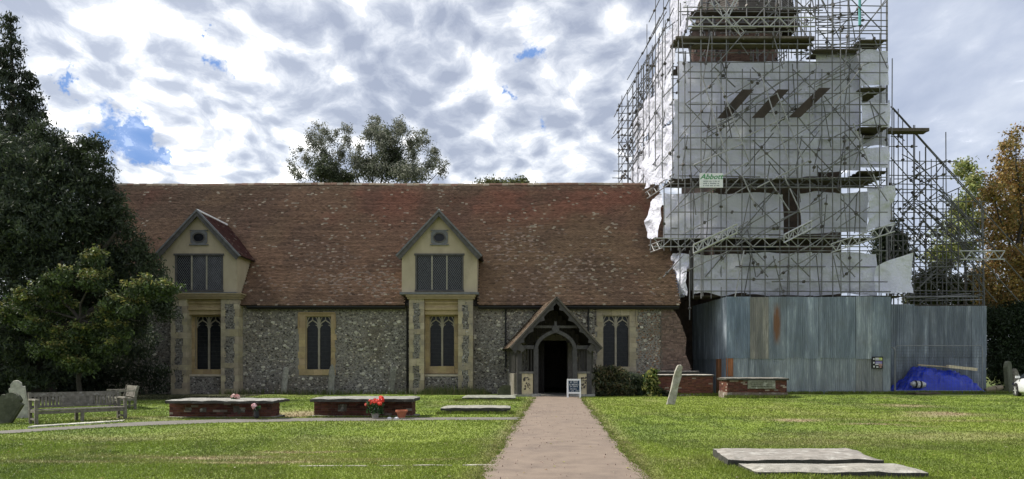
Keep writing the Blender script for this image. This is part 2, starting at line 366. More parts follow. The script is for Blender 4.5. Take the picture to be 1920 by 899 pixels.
# main path with ragged edges
ys = np.arange(-6, 39.6, .25); ew = [-1,-.55,0,.55,1]
V = []
for y in ys:
    jl = (vn(y, 0, .8, 3)-.5)*.26+(vn(y, 0, 3.5, 4)-.5)*.12; jr = (vn(y, 5, .8, 6)-.5)*.24+(vn(y, 5, 3.5, 7)-.5)*.12
    for e in ew: V.append((xc(y)+e*PW+(jl if e == -1 else jr if e == 1 else 0), y, .014+.02*(1-e*e)))
I = np.array([r*5+c for r in range(len(ys)-1) for c in range(4)]); F = np.stack([I, I+1, I+6, I+5], -1)
tag(link('path', nmesh('path', V, F, None, True), M['path']), 'straight reddish gravel path leading to the porch', None, None, 'structure')
V = []; xsn = np.arange(TX[0]-6, xc(22.2)-PW+.25, .25)
for x in xsn:
    yc = float(np.interp(x, TX, TY)) if x > TX[0] else float(TY[0]+(x-TX[0])*.55); hw = float(np.interp(x, TX, THW))
    j1 = (vn(x, 1, 2.1, 3)-.5)*.16; j2 = (vn(x, 7, 2.1, 8)-.5)*.16
    V += [(x, yc-hw+j1, .009), (x, yc+hw+j2, .009)]
I = np.arange(len(xsn)-1)*2; F = np.stack([I, I+2, I+3, I+1], -1)
tag(link('path', nmesh('side_path', V, F), M['tarmac']), 'narrow grey tarmac side path curving past the bench and chest tombs', None, None, 'structure')
# ================================================================== MASONRY HELPERS
def flints(name, rects, Y, parent, holes=(), dens=(.15,.115), colf=None, sz=1.0, seed=1, xaxis=None):
    """many small flints proud of a wall plane facing -Y; rects [(x0,x1,z0,z1)]"""
    r = np.random.default_rng(seed); pts = []
    for (x0, x1, z0, z1) in rects:
        gx = np.arange(x0+dens[0]*.5, x1, dens[0]); gz = np.arange(z0+dens[1]*.5, z1, dens[1])
        A, B = np.meshgrid(gx, gz); A = A+(np.arange(len(gz))%2)[:,None]*dens[0]*.5
        A = A+r.uniform(-.3,.3,A.shape)*dens[0]; B = B+r.uniform(-.3,.3,B.shape)*dens[1]
        k = (A > x0+.04) & (A < x1-.04) & (B > z0+.03) & (B < z1-.03); pts.append(np.stack([A[k], B[k]], -1))
    p = np.concatenate(pts)
    for (a, b, c, d) in holes: p = p[~((p[:,0] > a) & (p[:,0] < b) & (p[:,1] > c) & (p[:,1] < d))]
    n = len(p); m = 7; an = np.arange(m)*2*np.pi/m
    sv_ = 1+.45*(r.random(n) > .8); rx = r.uniform(.035,.085,n)*sz*sv_; rz = r.uniform(.026,.056,n)*sz*sv_; h = r.uniform(.012,.038,n)*sz; rot = r.uniform(-.7,.7,n)
    w1 = r.uniform(.8,1.15,(n,m)); w2 = r.uniform(.45,.75,(n,m))
    def ring(wr, y):
        ex = rx[:,None]*np.cos(an)*wr; ez = rz[:,None]*np.sin(an)*wr
        return np.stack([p[:,0:1]+ex*np.cos(rot)[:,None]-ez*np.sin(rot)[:,None], np.broadcast_to(y, (n,m)), p[:,1:2]+ex*np.sin(rot)[:,None]+ez*np.cos(rot)[:,None]], -1)
    V = np.concatenate([ring(w1, np.full((n,1), Y+.01)), ring(w2, (Y-h)[:,None]+r.uniform(-.006,.006,(n,m)))], 1)   # n,2m,3
    base = (np.arange(n)*2*m)[:,None,None]; k = np.arange(m)
    q = np.stack([k, (k+1)%m, m+(k+1)%m, m+k], -1)[None]+base
    cap = np.stack([np.full(m-2, m), m+1+np.arange(m-2), m+2+np.arange(m-2), m+2+np.arange(m-2)], -1)
    g = r.random(n); v0 = r.uniform(.035,.17,n); c = np.stack([v0*1.06, v0, v0*.9], -1)
    br = g > .70; c[br] = np.stack([v0*1.5, v0*1.36, v0*1.18], -1)[br]
    lt = g > .80; c[lt] = (r.uniform(.24,.46,n)[:,None]*np.array([1.0,.96,.86]))[lt]
    if colf is not None: c = colf(p, c, r)
    c = np.clip(c*1.2, 0, .8)
    # quads then fan of tris for the cap (two meshes would cost more): triangulate all
    T1 = np.concatenate([q[:,:,[0,1,2]], q[:,:,[0,2,3]]], 1).reshape(-1,3); nt1 = 2*m
    T2 = (cap[None,:,:3]+base).reshape(-1,3)
    F = np.concatenate([T1, T2]); C = np.concatenate([np.repeat(c, nt1, 0), np.repeat(c, m-2, 0)])
    V = V.reshape(-1,3)-np.array(woff(parent))
    F = F[:, ::-1]
    o = link(name, nmesh(name, V, F, C), M['flint'], parent); o['kind'] = 'stuff'; return o
def wall_rects(x0, x1, z0, z1, holes):
    xs = sorted({x0, x1}|{h[0] for h in holes}|{h[1] for h in holes}); out = []
    for i in range(len(xs)-1):
        a, b = xs[i], xs[i+1]; zc = z0
        hs = sorted([h for h in holes if h[0] <= a+1e-6 and h[1] >= b-1e-6], key=lambda h: h[2])
        for h in hs:
            if h[2] > zc+1e-6: out.append((a, b, zc, h[2]))
            zc = max(zc, h[3])
        if zc < z1-1e-6: out.append((a, b, zc, z1))
    return out
def stone(parent, x0, x1, y0, y1, z0, z1, mat='lime', name='stone', j=.006, col=None):
    b = MB(); c = random.uniform(.78, 1.12); cl = col or (c, c*random.uniform(.95,1.0), c*random.uniform(.86,.98))
    b.box(x0, x1, y0, y1, z0, z1, j=j); return part(name, b, M[mat], parent, color=cl)

# ================================================================== CHURCH
WY = 43.0; EY = 42.6; RY = 49.0; EZ = PZ(573.5, EY); RZ = PZ(346.5, RY); XL = -26.7; XR = 9.67
SLP = (RZ-EZ)/(RY-EY)
church = thing('church', 'long flint church nave under a steep red tile roof with two cream dormers', 'church', (-8.5, 43, 0))
def bay(c): return c
DORM = [(-17.94,), (-4.16,)]
# openings in the nave wall (x0,x1,z0,z1) at Y=43
w2 = (PX(573,WY), PX(621,WY), PZ(693,WY), PZ(593,WY)); w4 = (PX(1130,WY), PX(1180,WY), PZ(688,WY), PZ(592,WY))
lbx = [PX(p, 42.3) for p in (320,350,414,447)]; mbx = [PX(p, 42.3) for p in (767,795,859,886.5)]
wl = (PX(366,WY), PX(415,WY)-.02, PZ(693,WY), PZ(593,WY)); wm = (PX(805,WY), PX(852.5,WY), PZ(687,WY), PZ(592,WY))
door = (PX(1003,WY)+.15, PX(1060,WY)+.15, 0.0, 3.1)
openings = [w2, w4, wl, wm, door]
WT = 5.45
nave = MB()
for (a, b, c, d) in wall_rects(XL+.3, 9.2, -.2, WT, openings): nave.box(a, b, WY, WY+.8, c, d)
navew = part('nave_wall', nave, M['mortar'], church, label='flint rubble south wall of the nave')
g = MB(); g.box(XL+.35, XL+1.1, WY+.85, 56, 0, 5.3); g.box(8.3, 9.15, WY+.85, 56, 0, 5.3)
gab = [(43.3, 5.2), (49, RZ-.35), (54.7, 5.2)]
g.prism(gab, 8.3, 9.15, axis='x'); g.prism(gab, XL+.35, XL+1.1, axis='x'); part('gable_wall', g, M['mortar'], church)
b = MB(); b.box(XL+.4, 9.1, 55.2, 55.9, 0, 5.3); part('rear_wall', b, M['mortar'], church)
def colf(p, c, r):
    x = p[:,0]; t = ss(6.5, 8.2, x)[:,None]; br = np.array([.20,.135,.095])*r.uniform(.55,1.25,len(c))[:,None]
    s = r.random(len(c))[:,None] < .75
    c = np.where((t > r.random(len(c))[:,None]) & s, br, c)
    lf = fbm(x, p[:,1], .8, 7, 3)[:,None]; c = c*(.65+.7*lf); wm_ = ss(.45,.62,fbm(x, p[:,1], .5, 17, 3))[:,None]; c = c*(1-wm_)+c*np.array([1.12,1.04,.92])*wm_
    t2 = (x > 3.0)[:,None]; c = np.where(t2, c*np.array([1.05,.99,.90]), c)
    low = ss(1.5, .2, p[:,1])[:,None]; return c
fh = [(PX(556,WY), PX(630,WY), PZ(706,WY), PZ(585,WY)), (PX(1118,WY), PX(1194,WY), PZ(699,WY), PZ(579,WY)),
      (lbx[0]-.05, lbx[3]+.05, 0, 6), (mbx[0]-.05, mbx[3]+.05, 0, 6), (door[0]-.3, door[1]+.3, 0, 3.4), (-.4, 4.6, 3.9, 5.6)][:5]
flints('flint', [(XL+.35, 9.15, 0, WT-.05)], WY, navew, fh, colf=colf, seed=3, dens=(.145,.108))
# larger pale flints that can be picked out one by one
def big_flint(x, z, s, col, parent):
    m = 8; vs = []; 
    for (k, y, n0) in ((1, .02, m), (.72, -.045, m)):
        for i in range(m):
            an = 2*math.pi*i/m; q = random.uniform(.8, 1.15)
            vs.append((x+s*k*q*math.cos(an), WY+y, z+s*.72*k*q*math.sin(an)))
    fs = [(i, m+i, m+(i+1)%m, (i+1)%m) for i in range(m)]+[tuple(range(2*m-1, m-1, -1))]
    b = MB(); b.add(vs, [f[::-1] for f in fs]); part('flint', b, M['grey_stone'], parent, color=col)
spots = [(464,614),(505,626),(527,613),(471,653),(518,654),(488,630),(548,623),(514,674),(494,693),(453,630),(463,731),(486,732),(539,652),(476,644),(655,604),(648,640),(668,624),(693,628),(724,650),(744,634),(736,700),(746,600),(700,610),(683,655),(637,616),(670,680),(716,690),(756,663),(650,700),(905,590),(925,640),(910,680),(935,610),(898,655),(930,725),(905,705),(940,670),(1107,590),(1108,612),(1122,605),(1216,590),(1200,597),(1203,614),(1240,590),(1216,644),(1205,657),(1225,630),(1235,655),(975,605),(990,590),(960,625),(1085,588),(1095,600),(230,700),(290,665),(270,730),(300,640),(555,722),(640,722),(700,722),(580,722)]
rs_ = random.Random(5)
spots += [(rs_.uniform(448,1260), rs_.uniform(582,735)) for _ in range(190)]
for (a, c) in spots:
    x = PX(a, WY); z = PZ(c, WY)
    if any(h[0] < x < h[1] and h[2] < z < h[3] for h in fh): continue
    s = random.uniform(.07, .16); k = random.uniform(1.0, 1.9); big_flint(x, z, s, (k, k*.97, k*.88), navew)
# roof: battens + individually modelled clay tiles
b = MB(); th = .10
prof = [(EY+.05, EZ), (RY, RZ-.06), (2*RY-EY-.05, EZ), (2*RY-EY-.4, EZ), (RY, RZ-.32), (EY+.4, EZ)]
b.prism(prof, XL+.05, XR-.05, axis='x'); roof = part('roof', b, M['darkwood'], church, label='steep plain tile roof weathered red and brown')
DX = [(-17.94, 2.16), (-4.16, 2.16)]
def tiles(name, org, ux, up, nrm, W_, H_, parent, tw=.17, gz=.11, skip=None, colf=None, seed=1, mat='tile', tri=False):
    r = np.random.default_rng(seed); ux, up, nrm = (np.array(q, float) for q in (ux, up, nrm)); org = np.array(org, float)
    nr = int(H_/gz); A = []; R = []
    for k in range(nr):
        n = int(W_/tw)+1; s = (np.arange(n)+.5*(k % 2)-.25)*tw; A.append(s); R.append(np.full(n, k))
    s = np.concatenate(A); k = np.concatenate(R); t = k*gz
    keep = (s > -.02) & (s+tw < W_+.06)
    if skip is not None: keep &= ~skip(s, t)
    s = s[keep]; t = t[keep]; k = k[keep]; n = len(s)
    lift = .028+r.uniform(-.004,.012,n); tip = r.random(n) > .996; lift[tip] += .03
    sag = (fbm(s, t, .45, 11, 3)-.5)*.10
    dz = r.uniform(-.012,.012,n)
    x0 = s+.004; x1 = s+tw-.004; yb = t+dz; yt = t+gz*1.25
    def pt(a, b_, c): return org+a[:,None]*ux+b_[:,None]*up+c[:,None]*nrm
    z0 = lift+sag; z1 = np.full(n, .004)+sag; u0 = sag-.01
    V = np.stack([pt(x0,yb,z0+r.uniform(-.004,.004,n)), pt(x1,yb,z0+r.uniform(-.004,.004,n)), pt(x1,yt,z1), pt(x0,yt,z1), pt(x0,yb,u0), pt(x1,yb,u0)], 1)
    F = (np.array([[0,1,2,3],[4,5,1,0],[4,0,3,3],[1,5,2,2]])[None,:2]+(np.arange(n)*6)[:,None,None]).reshape(-1,4)
    c = colf(s, t, r, n); C = np.repeat(c, 2, 0)
    V = V.reshape(-1,3)-np.array(woff(parent))
    o = link(name, nmesh(name, V, F, C), M[mat], parent); o['kind'] = 'stuff'; return o
def tcol(s, t, r, n):
    L = 10.7; v = r.uniform(.78,1.2,n)[:,None]
    v = v*(1+.30*(np.sin(np.round(t/.11)*12.9898)*43758.5453 % 1 - .5))[:,None]; base = np.array([.215,.128,.086])*v
    big = fbm(s, t*1.6, .18, 51, 4); c = base
    red = (ss(.5,.66, fbm(s, t, .22, 57, 4))*ss(5.0, 9, t))[:,None]*.6; c = c*(1-red)+np.array([.25,.092,.066])*v*red
    brn = (ss(.44,.60, fbm(s, t, .16, 63, 4)))[:,None]*.7; c = c*(1-brn)+np.array([.188,.124,.080])*v*brn
    drk = ss(.5,.64, fbm(s, t, .5, 71, 4))[:,None]*.45; c = c*(1-drk)+np.array([.11,.07,.055])*v*drk
    band = ss(9.6, 10.5, t)[:,None]*.5; c = c*(1-band)+np.array([.16,.125,.09])*v*band
    low = ss(3.2, .6, t)*ss(.38,.58, fbm(s, t, .3, 81, 3)); X_c = np.exp(-((s-29.9)/2.0)**2-((t-2.7)/1.1)**2)+np.exp(-((s-18.3)/2.4)**2-((t-1.7)/1.0)**2)+.7*np.exp(-((s-15.5)/1.6)**2-((t-3.2)/1.5)**2)+.8*np.exp(-((s-27)/1.5)**2-((t-5.0)/1.5)**2); pk = (r.random(n) < .08*low+.36*X_c+.002); c[pk] = np.array([.29,.21,.17])*r.uniform(.7,1.25,n)[pk][:,None]
    lw = (r.random(n) < .02*ss(.45,.65,fbm(s,t,.4,91,3))+.12*(fbm(s,t,1.3,95,3) > .68)+.002); c[lw] = np.array([.38,.32,.25])*r.uniform(.7,1.2,n)[lw][:,None]
    blk = r.random(n) < .04; c[blk] *= .65
    return c
nz = Vector((0, -SLP, 1)).normalized(); upv = Vector((0, 1, SLP)).normalized(); nrm = Vector((0, -upv.z, upv.y))
RL = math.hypot(RY-EY, RZ-EZ)
def rskip(s, t):
    x = s+XL; z = EZ+t*upv.z; k = np.zeros(len(s), bool)
    for (c, h) in DX: k |= (np.abs(x-c) < h-.05) & (z < 7.8)
    return k
tiles('tile', (XL, EY-.03, EZ+.02), (1,0,0), upv, nrm, XR-XL, RL-.05, roof, skip=rskip, colf=tcol, seed=5)
tiles('tile', (XR, 2*RY-EY+.03, EZ+.02), (-1,0,0), (0,-upv.y,upv.z), (0,upv.z,upv.y), XR-XL, RL-.05, roof, tw=.4, gz=.3, colf=tcol, seed=6)
b = MB()
n = int((XR-XL)/.42)
for i in range(n):
    x = XL+i*.42; k = random.uniform(.7, 1.2); c = random.choice([(.22*k,.17*k,.12*k), (.17*k,.10*k,.07*k), (.26*k,.22*k,.17*k)])
    zr = RZ+.06+random.uniform(-.01,.012)+.03*math.sin(x*.35)
    pr = [(RY-.17, zr-.14), (RY-.10, zr-.01), (RY, zr+.035), (RY+.10, zr-.01), (RY+.17, zr-.14)]
    b.prism(pr, x+.008, x+.412, c, axis='x')
part('ridge_tile', b, M['tile'], roof, colors=True, kind='stuff')
# gutter and fascia (broken at the two bays)
for (a, c) in ((XL+.1, lbx[0]-.3), (lbx[3]+.35, mbx[0]-.3), (mbx[3]+.3, XR-.05)):
    b = MB(); b.box(a, c, EY+.10, EY+.16, EZ-.20, EZ-.02); b.box(a, c, EY+.17, WY+.05, EZ-.1, EZ-.04); part('fascia', b, M['darkwood'], church)
    b = MB(); b.tube((a, EY+.03, EZ-.07), (c, EY+.03, EZ-.07), .06, n=8); part('gutter', b, M['black'], church)
for (px, zt, zb) in ((763.5, EZ-.1, 0.05), (948, EZ-.1, PZ(690, WY)), (1103, EZ-.1, PZ(660, WY))):
    x = PX(px, 42.9); b = MB(); b.path([(x, EY+.05, zt), (x, 42.88, zt-.35), (x, 42.88, zb)], .05)
    for k in range(3): zq = zt-.6-k*1.5; b.tube((x, 42.88, zq), (x, 42.88, zq-.1), .07)
    part('downpipe', b, M['black'], church)

def light_window(root, op, outer, mat, quoin, deep=.32, cols=None, Y=WY, sillwhite=False):
    """two-light window with ogee tracery; op = opening, outer = outer stone outline"""
    x0, x1, z0, z1 = op; X0, X1, Z0, Z1 = outer; yf = Y-.03; win = MB()
    # hollow chamfered reveal
    win.prism([(x0, z0), (x0+.04, z0), (x0+.04, z1), (x0, z1)], yf+.1, Y+deep+.1); win.prism([(x1-.04, z0), (x1, z0), (x1, z1), (x1-.04, z1)], yf+.1, Y+deep+.1)
    win.box(x0+.04, x1-.04, yf+.1, Y+deep+.1, z1-.04, z1)
    wn = part('window', win, M[mat], root, color=cols or (1,1,1))
    # surround stones
    z = Z0; k = 0
    while z < Z1-.02:
        h = min(random.uniform(.26,.42), Z1-z); e = Z1-(z+h)
        if e < .12: h = Z1-z
        for s in (0, 1):
            q = (random.uniform(.0,.10) if (k+s) % 2 else 0)*quoin
            if s == 0: stone(wn, X0-q, x0-.002, yf, Y+.2, z+.004, z+h-.004, mat)
            else: stone(wn, x1+.002, X1+q, yf, Y+.2, z+.004, z+h-.004, mat)
        z += h; k += 1
    n = 3; wv = (x1-x0)/n
    for i in range(n):
        stone(wn, x0+i*wv+.003, x0+(i+1)*wv-.003, yf+.002, Y+.2, z1+.002, Z1, mat)
        stone(wn, x0+i*wv+.003, x0+(i+1)*wv-.003, yf-.05, Y+.25, Z0+.003, z0-.002, mat, name='sill_stone')
    hm = MB(); hm.box(X0-.02, X1+.02, yf-.07, yf-.004, Z1-.02, Z1+.07); hm.box(X0-.06, X0-.005, yf-.07, yf-.004, Z1-.9, Z1-.02); hm.box(X1+.005, X1+.06, yf-.07, yf-.004, Z1-.9, Z1-.02)
    part('hood_mould', hm, M[mat], wn, color=(.9,.85,.8))
    cm = (x0+x1)/2; W2 = (x1-x0)/2; zs = z1-.62
    m = MB(); m.box(cm-.055, cm+.055, Y+.12, Y+.26, z0+.001, z1-.045, j=.0)
    part('mullion', m, M['lime'], wn, color=(.8,.82,.88))
    tr = MB()
    for (a, b2) in ((x0+.05, cm-.055), (cm+.055, x1-.05)):
        c = (a+b2)/2; top = z1-.20
        for sgn, e in ((-1, a), (1, b2)):
            pts = curve2((e, zs-.05), (e-sgn*.0, zs+.20), (c+sgn*W2*.22, zs+.28), 5)+curve2((c+sgn*W2*.22, zs+.28), (c+sgn*.02, zs+.36), (c, top), 4)[1:]
            tr.strip(pts, .06, Y+.13, Y+.23)
        tr.strip([(c, top-.02), (c, z1-.045)], .05, Y+.135, Y+.22)
        for sgn, e in ((-1, a), (1, b2)):   # cusps and outer tracery arcs
            tr.strip(curve2((e, zs+.18), (e, z1-.22), (e-sgn*W2*.18, z1-.05), 4), .045, Y+.137, Y+.22)
            tr.strip([(e, zs+.02), (c+sgn*W2*.24, zs+.10)], .035, Y+.139, Y+.21)
    part('tracery', tr, M['lime'], wn, color=(.85,.87,.93))
    for (a, b2) in ((x0+.04, cm), (cm, x1-.04)):
        p = MB(); p.box(a, b2, Y+.20, Y+.215, z0+.01, z1-.045); part('pane', p, M['glass'], wn)
    ld = MB()
    for i in range(int((z1-z0)/.22)): zz_ = z0+.15+i*.22; ld.box(x0+.05, x1-.05, Y+.188, Y+.197, zz_, zz_+.016)
    part('leading', ld, M['black'], wn)
    return wn
random.seed(11)
light_window(church, w2, (PX(561,WY), PX(628,WY), PZ(704,WY), PZ(588,WY)), 'ochre', 1.0, cols=(1,1,1))
light_window(church, w4, (PX(1120,WY), PX(1192,WY), PZ(697,WY), PZ(581,WY)), 'lime', 1.4, cols=(1.1,1.1,1.1))
light_window(church, wl, (PX(355,WY), PX(424,WY), PZ(703,WY), PZ(586,WY)), 'ochre', 0, cols=(1,1,1))
light_window(church, wm, (PX(797,WY), PX(860.5,WY), PZ(701,WY), PZ(589,WY)), 'ochre', 0, cols=(1,1,1))

def church_bay(bx, cx):
    """stone and flint piers carrying a dormer"""
    a0, a1, b0, b1 = bx; yp = 42.3; zt = PZ(561, yp)
    for (p0, p1) in ((a0, a1), (b0, b1)):
        m = MB(); m.box(p0+.02, p1-.02, yp+.03, WY-.002, -.1, zt); pr = part('pier', m, M['mortar'], church)
        z = 0.0; k = 0
        flints('flint', [(p0+.18, p1-.18, .35, zt-.12)], yp+.03, pr, dens=(.12,.10), sz=.85, seed=int(abs(p0)*10),
               colf=lambda p, c, r: c*.8)
        while z < zt-.05:
            h = min(random.choice([.30,.36,.42]), zt-z); 
            if zt-(z+h) < .14: h = zt-z
            full = k in (0, 4, 9) or z+h > zt-.02
            dep = WY-.003
            if full:
                stone(pr, p0, (p0+p1)/2-.004, yp, dep, z+.004, z+h-.004, 'lime', col=(.86,.84,.8) if z < .9 else None)
                stone(pr, (p0+p1)/2+.004, p1, yp, dep, z+.004, z+h-.004, 'lime', col=(.95,.92,.88) if z < .9 else None)
            else:
                w_ = .21 if k % 2 else .27
                stone(pr, p0, p0+w_, yp, dep, z+.004, z+h-.004, 'lime'); stone(pr, p1-(.48-w_), p1, yp, dep, z+.004, z+h-.004, 'lime')
            z += h; k += 1
    # moulded stone lintel courses between the piers
    lt = MB(); zz_ = PZ(590, 42.5); top = PZ(560, 42.5)
    for (za, zb, y) in ((zz_, zz_+.26, 42.62), (zz_+.26, zz_+.40, 42.50), (zz_+.405, zz_+.62, 42.58), (zz_+.625, zz_+.73, 42.48), (zz_+.735, top, 42.55)):
        lt.box(a1+.002, b0-.002, y, 42.97, za, zb)
    part('lintel', lt, M['ochre'], church)
    cn = MB(); cn.box(a0-.10, b1+.10, yp-.10, 42.9, zt+.003, zt+.12); cn.box(a0-.16, b1+.16, yp-.17, 42.9, zt+.122, zt+.24); cn.box(a0-.24, b1+.24, yp-.22, 42.9, zt+.242, zt+.33)
    part('cornice', cn, M['ochre'], church, color=(.75,.78,.8))
    # low rubble apron below the window
    ap = MB(); zs = PZ(704, 42.75); ap.box(a1, b0, 42.7, WY-.002, 0, zs-.06); q = part('apron', ap, M['mortar'], church)
    flints('flint', [(a1, b0, 0, zs-.08)], 42.7, q, dens=(.13,.10), seed=8)
    sb = MB(); sb.box(a1, b0, 42.66, WY-.002, zs-.06, zs+.05, j=.004); part('sill_stone', sb, M['lime'], church, color=(1.3,1.3,1.35))
church_bay(lbx, 0); church_bay(mbx, 0)

def dormer(cx, label, fogged):
    yf = 42.42; zb = PZ(549, yf); h = 2.16; zt = PZ(478, yf)+.0; apex = PZ(398, yf)-.05
    def yroof(z): return EY+(z-EZ)/SLP
    body = MB()
    # front wall polygon and cheeks as one solid going back into the roof
    wx0, wx1, wz0, wz1 = cx-1.38, cx+1.38, PZ(547,yf), PZ(477,yf)
    for (a, b_, c, d) in wall_rects(cx-h, cx+h, zb, zt, [(wx0, wx1, wz0, wz1)]): body.box(a, b_, yf, yf+.25, c, d)
    body.prism([(cx-h, zt), (cx+h, zt), (cx, apex-.1)], yf+.001, yf+.25)
    for s in (-1, 1):
        xa, xb = (cx-h, cx-h+.15) if s < 0 else (cx+h-.15, cx+h)
        body.prism([(yf+.251, zb), (yroof(zb)+.2, zb), (yroof(zt)+.3, zt), (yf+.251, zt)], xa, xb, axis='x')
    dm = part('dormer', body, M['render'], church, label=label)
    # roof slopes
    ez = zt-.12; ex = h+.22; sl2 = (apex-ez)/ex; zf = .10
    for s in (-1, 1):
        rb = MB(); y0 = yf-.28
        up2 = Vector((-s*ex, 0, apex-ez)); L = up2.length; up2.normalize(); nn = Vector((s*(apex-ez), 0, ex)).normalized()
        A = Vector((cx+s*ex, y0, ez)); 
        ya = yroof(apex)+.1; ye = yroof(ez)+.1
        B = Vector((cx, y0, apex)); C_ = Vector((cx, ya, apex)); D = Vector((cx+s*ex, ye, ez)); o = nn*.07
        vs = [A, B, C_, D, A+o, B+o, C_+o, D+o]; rb.add(vs, [(0,1,2,3), (7,6,5,4), (0,4,5,1), (1,5,6,2), (2,6,7,3), (3,7,4,0)])
        part('dormer_roof', rb, M['darkwood'], dm)
        uxv = Vector((0, 1, 0)) 
        def sk(sv, tv, A=A, s=s): 
            z = ez+tv*up2.z; y = y0+sv; return y > yroof(z)+.12
        if s > 0: o3, u3, fl = A+o, Vector((0,1,0)), 1
        else: o3, u3 = A+o, Vector((0,1,0))
        def dc(sv, tv, r, n): v_ = r.uniform(.65,1.25,n)[:,None]; c = np.array([.105,.045,.04])*v_; k = r.random(n) < .04; c[k] = (.3,.24,.2); return c
        t_ = tiles('tile', o3, u3, up2, nn, ya-y0, L, dm, skip=sk, colf=dc, seed=9+s)
        # bargeboard
        bb = MB(); d0 = (cx+s*(ex+.03), ez-.03); d1 = (cx, apex+.02); wd = .26
        px_, pz_ = up2.z*s, up2.x*s*-1
        inn = (-up2.z*s*wd, up2.x*s*wd*1.0) if False else None
        n2 = Vector((-nn.x, -nn.z))*wd
        bb.prism([d0, d1, (cx, apex+.02+n2.y*1.0/abs(nn.z)*nn.z**0-.0), (d0[0]+n2.x, d0[1]+n2.y)], y0-.05, y0+.02)
        part('bargeboard', bb, M['oldwood'], dm, color=(.95,.95,.97))
        lb = MB(); lb.prism([(d0[0]+nn.x*.09, d0[1]+nn.z*.09), (cx, apex+.02+.09/nn.z), d1, d0], y0-.10, y0+.10); part('verge', lb, M['lead'], dm)
    rd = MB(); rd.path([(cx, y0-.05, apex+.10), (cx, yroof(apex)+.15, apex+.10)], .07, n=6); part('ridge_tile', rd, M['tile'], dm, colors=True)
    # three-light leaded window
    fr = MB()
    fr.box(wx0, wx0+.10, yf-.03, yf+.12, wz0+.10, wz1-.08); fr.box(wx1-.10, wx1, yf-.03, yf+.12, wz0+.10, wz1-.08)
    fr.box(wx0-.06, wx1+.06, yf-.07, yf+.12, wz1-.08, wz1+.03); fr.box(wx0-.03, wx1+.03, yf-.06, yf+.12, wz0, wz0+.10)
    part('window_frame', fr, M['oldwood'], dm, color=(.9,.92,.95))
    lw = (wx1-wx0-.2)/3
    for i in range(3):
        a = wx0+.10+i*lw; p = MB(); p.box(a+.02, a+lw-.02, yf+.05, yf+.06, wz0+.10, wz1-.08)
        part('pane', p, M['glassd'] if (fogged and i) else M['glass'], dm, label='pane with clouded glass' if (fogged and i) else None)
        ld = MB(); A_, B_ = a+.02, a+lw-.02; Z0, Z1 = wz0+.10, wz1-.08; st = .17
        for sgn in (-1, 1):
            k = -30
            while k < 40:
                # line z = Z0 + sgn*1.5*(x-A)+k*st
                pts = []
                x = A_; z = Z0+k*st; m_ = sgn*1.45
                xa_, xb_ = A_, B_
                za_, zb_ = z, z+m_*(B_-A_)
                # clip in z
                def cl(xa_, za_, xb_, zb_):
                    t0, t1 = 0, 1; dz = zb_-za_
                    for lo, hi in ((Z0, Z1),):
                        ta = (lo-za_)/dz; tb = (hi-za_)/dz
                        if ta > tb: ta, tb = tb, ta
                        t0 = max(t0, ta); t1 = min(t1, tb)
                    return (t0, t1)
                t0, t1 = cl(xa_, za_, xb_, zb_)
                if t1-t0 > .02: ld.strip([(xa_+(xb_-xa_)*t0, za_+(zb_-za_)*t0), (xa_+(xb_-xa_)*t1, za_+(zb_-za_)*t1)], .014, yf+.038+.003*sgn, yf+.047)
                k += 1
        part('leading', ld, M['lead'], dm)
    for i in (1, 2): mu = MB(); a = wx0+.10+i*lw; mu.box(a-.04, a+.04, yf-.02, yf+.12, wz0+.101, wz1-.081); part('mullion', mu, M['lime'], dm, color=(.75,.8,.9))
    # small oval light in a square frame
    oz = PZ(446, yf); s2 = .48; oh = .38; rb = MB(); n = 20
    el = [(math.cos(2*math.pi*i/n), math.sin(2*math.pi*i/n)) for i in range(n)]
    rb2 = MB()
    for i in range(n):
        e0, e1 = el[i], el[(i+1) % n]
        def sq(e): k = 1/max(abs(e[0]), abs(e[1])); return (cx+e[0]*k*s2, oz+e[1]*k*oh)
        rb.prism([(cx+e0[0]*.34, oz+e0[1]*.27), (cx+e1[0]*.34, oz+e1[1]*.27), sq(e1), sq(e0)], yf-.06, yf-.001)
        rb2.prism([(cx+e0[0]*.30, oz+e0[1]*.23), (cx+e1[0]*.30, oz+e1[1]*.23), (cx+e1[0]*.37, oz+e1[1]*.30), (cx+e0[0]*.37, oz+e0[1]*.30)], yf-.09, yf-.062)
    rb.box(cx-s2-.06, cx+s2+.06, yf-.09, yf-.003, oz-oh-.06, oz-oh-.002); rb.box(cx-s2-.03, cx+s2+.03, yf-.08, yf-.003, oz+oh+.002, oz+oh+.05)
    fo = part('oval_frame', rb, M['lead'], dm); part('oval_rim', rb2, M['oldwood'], dm)
    p = MB(); p.prism([(cx+e[0]*.35, oz+e[1]*.28) for e in el], yf-.03, yf-.02); part('pane', p, M['glass'], dm)
    # lead covered ledge
    lg = MB(); lg.box(cx-h-.08, cx+h+.10, 42.08, 43.3, zb-.13, zb-.003, j=.004); part('ledge', lg, M['lead'], dm, color=(.8,.8,.8))
dormer(-17.94, 'cream rendered dormer with clouded leaded glass beside the dark yew', True)
dormer(-4.16, 'cream rendered dormer at the middle of the roof with three clear leaded lights', False)
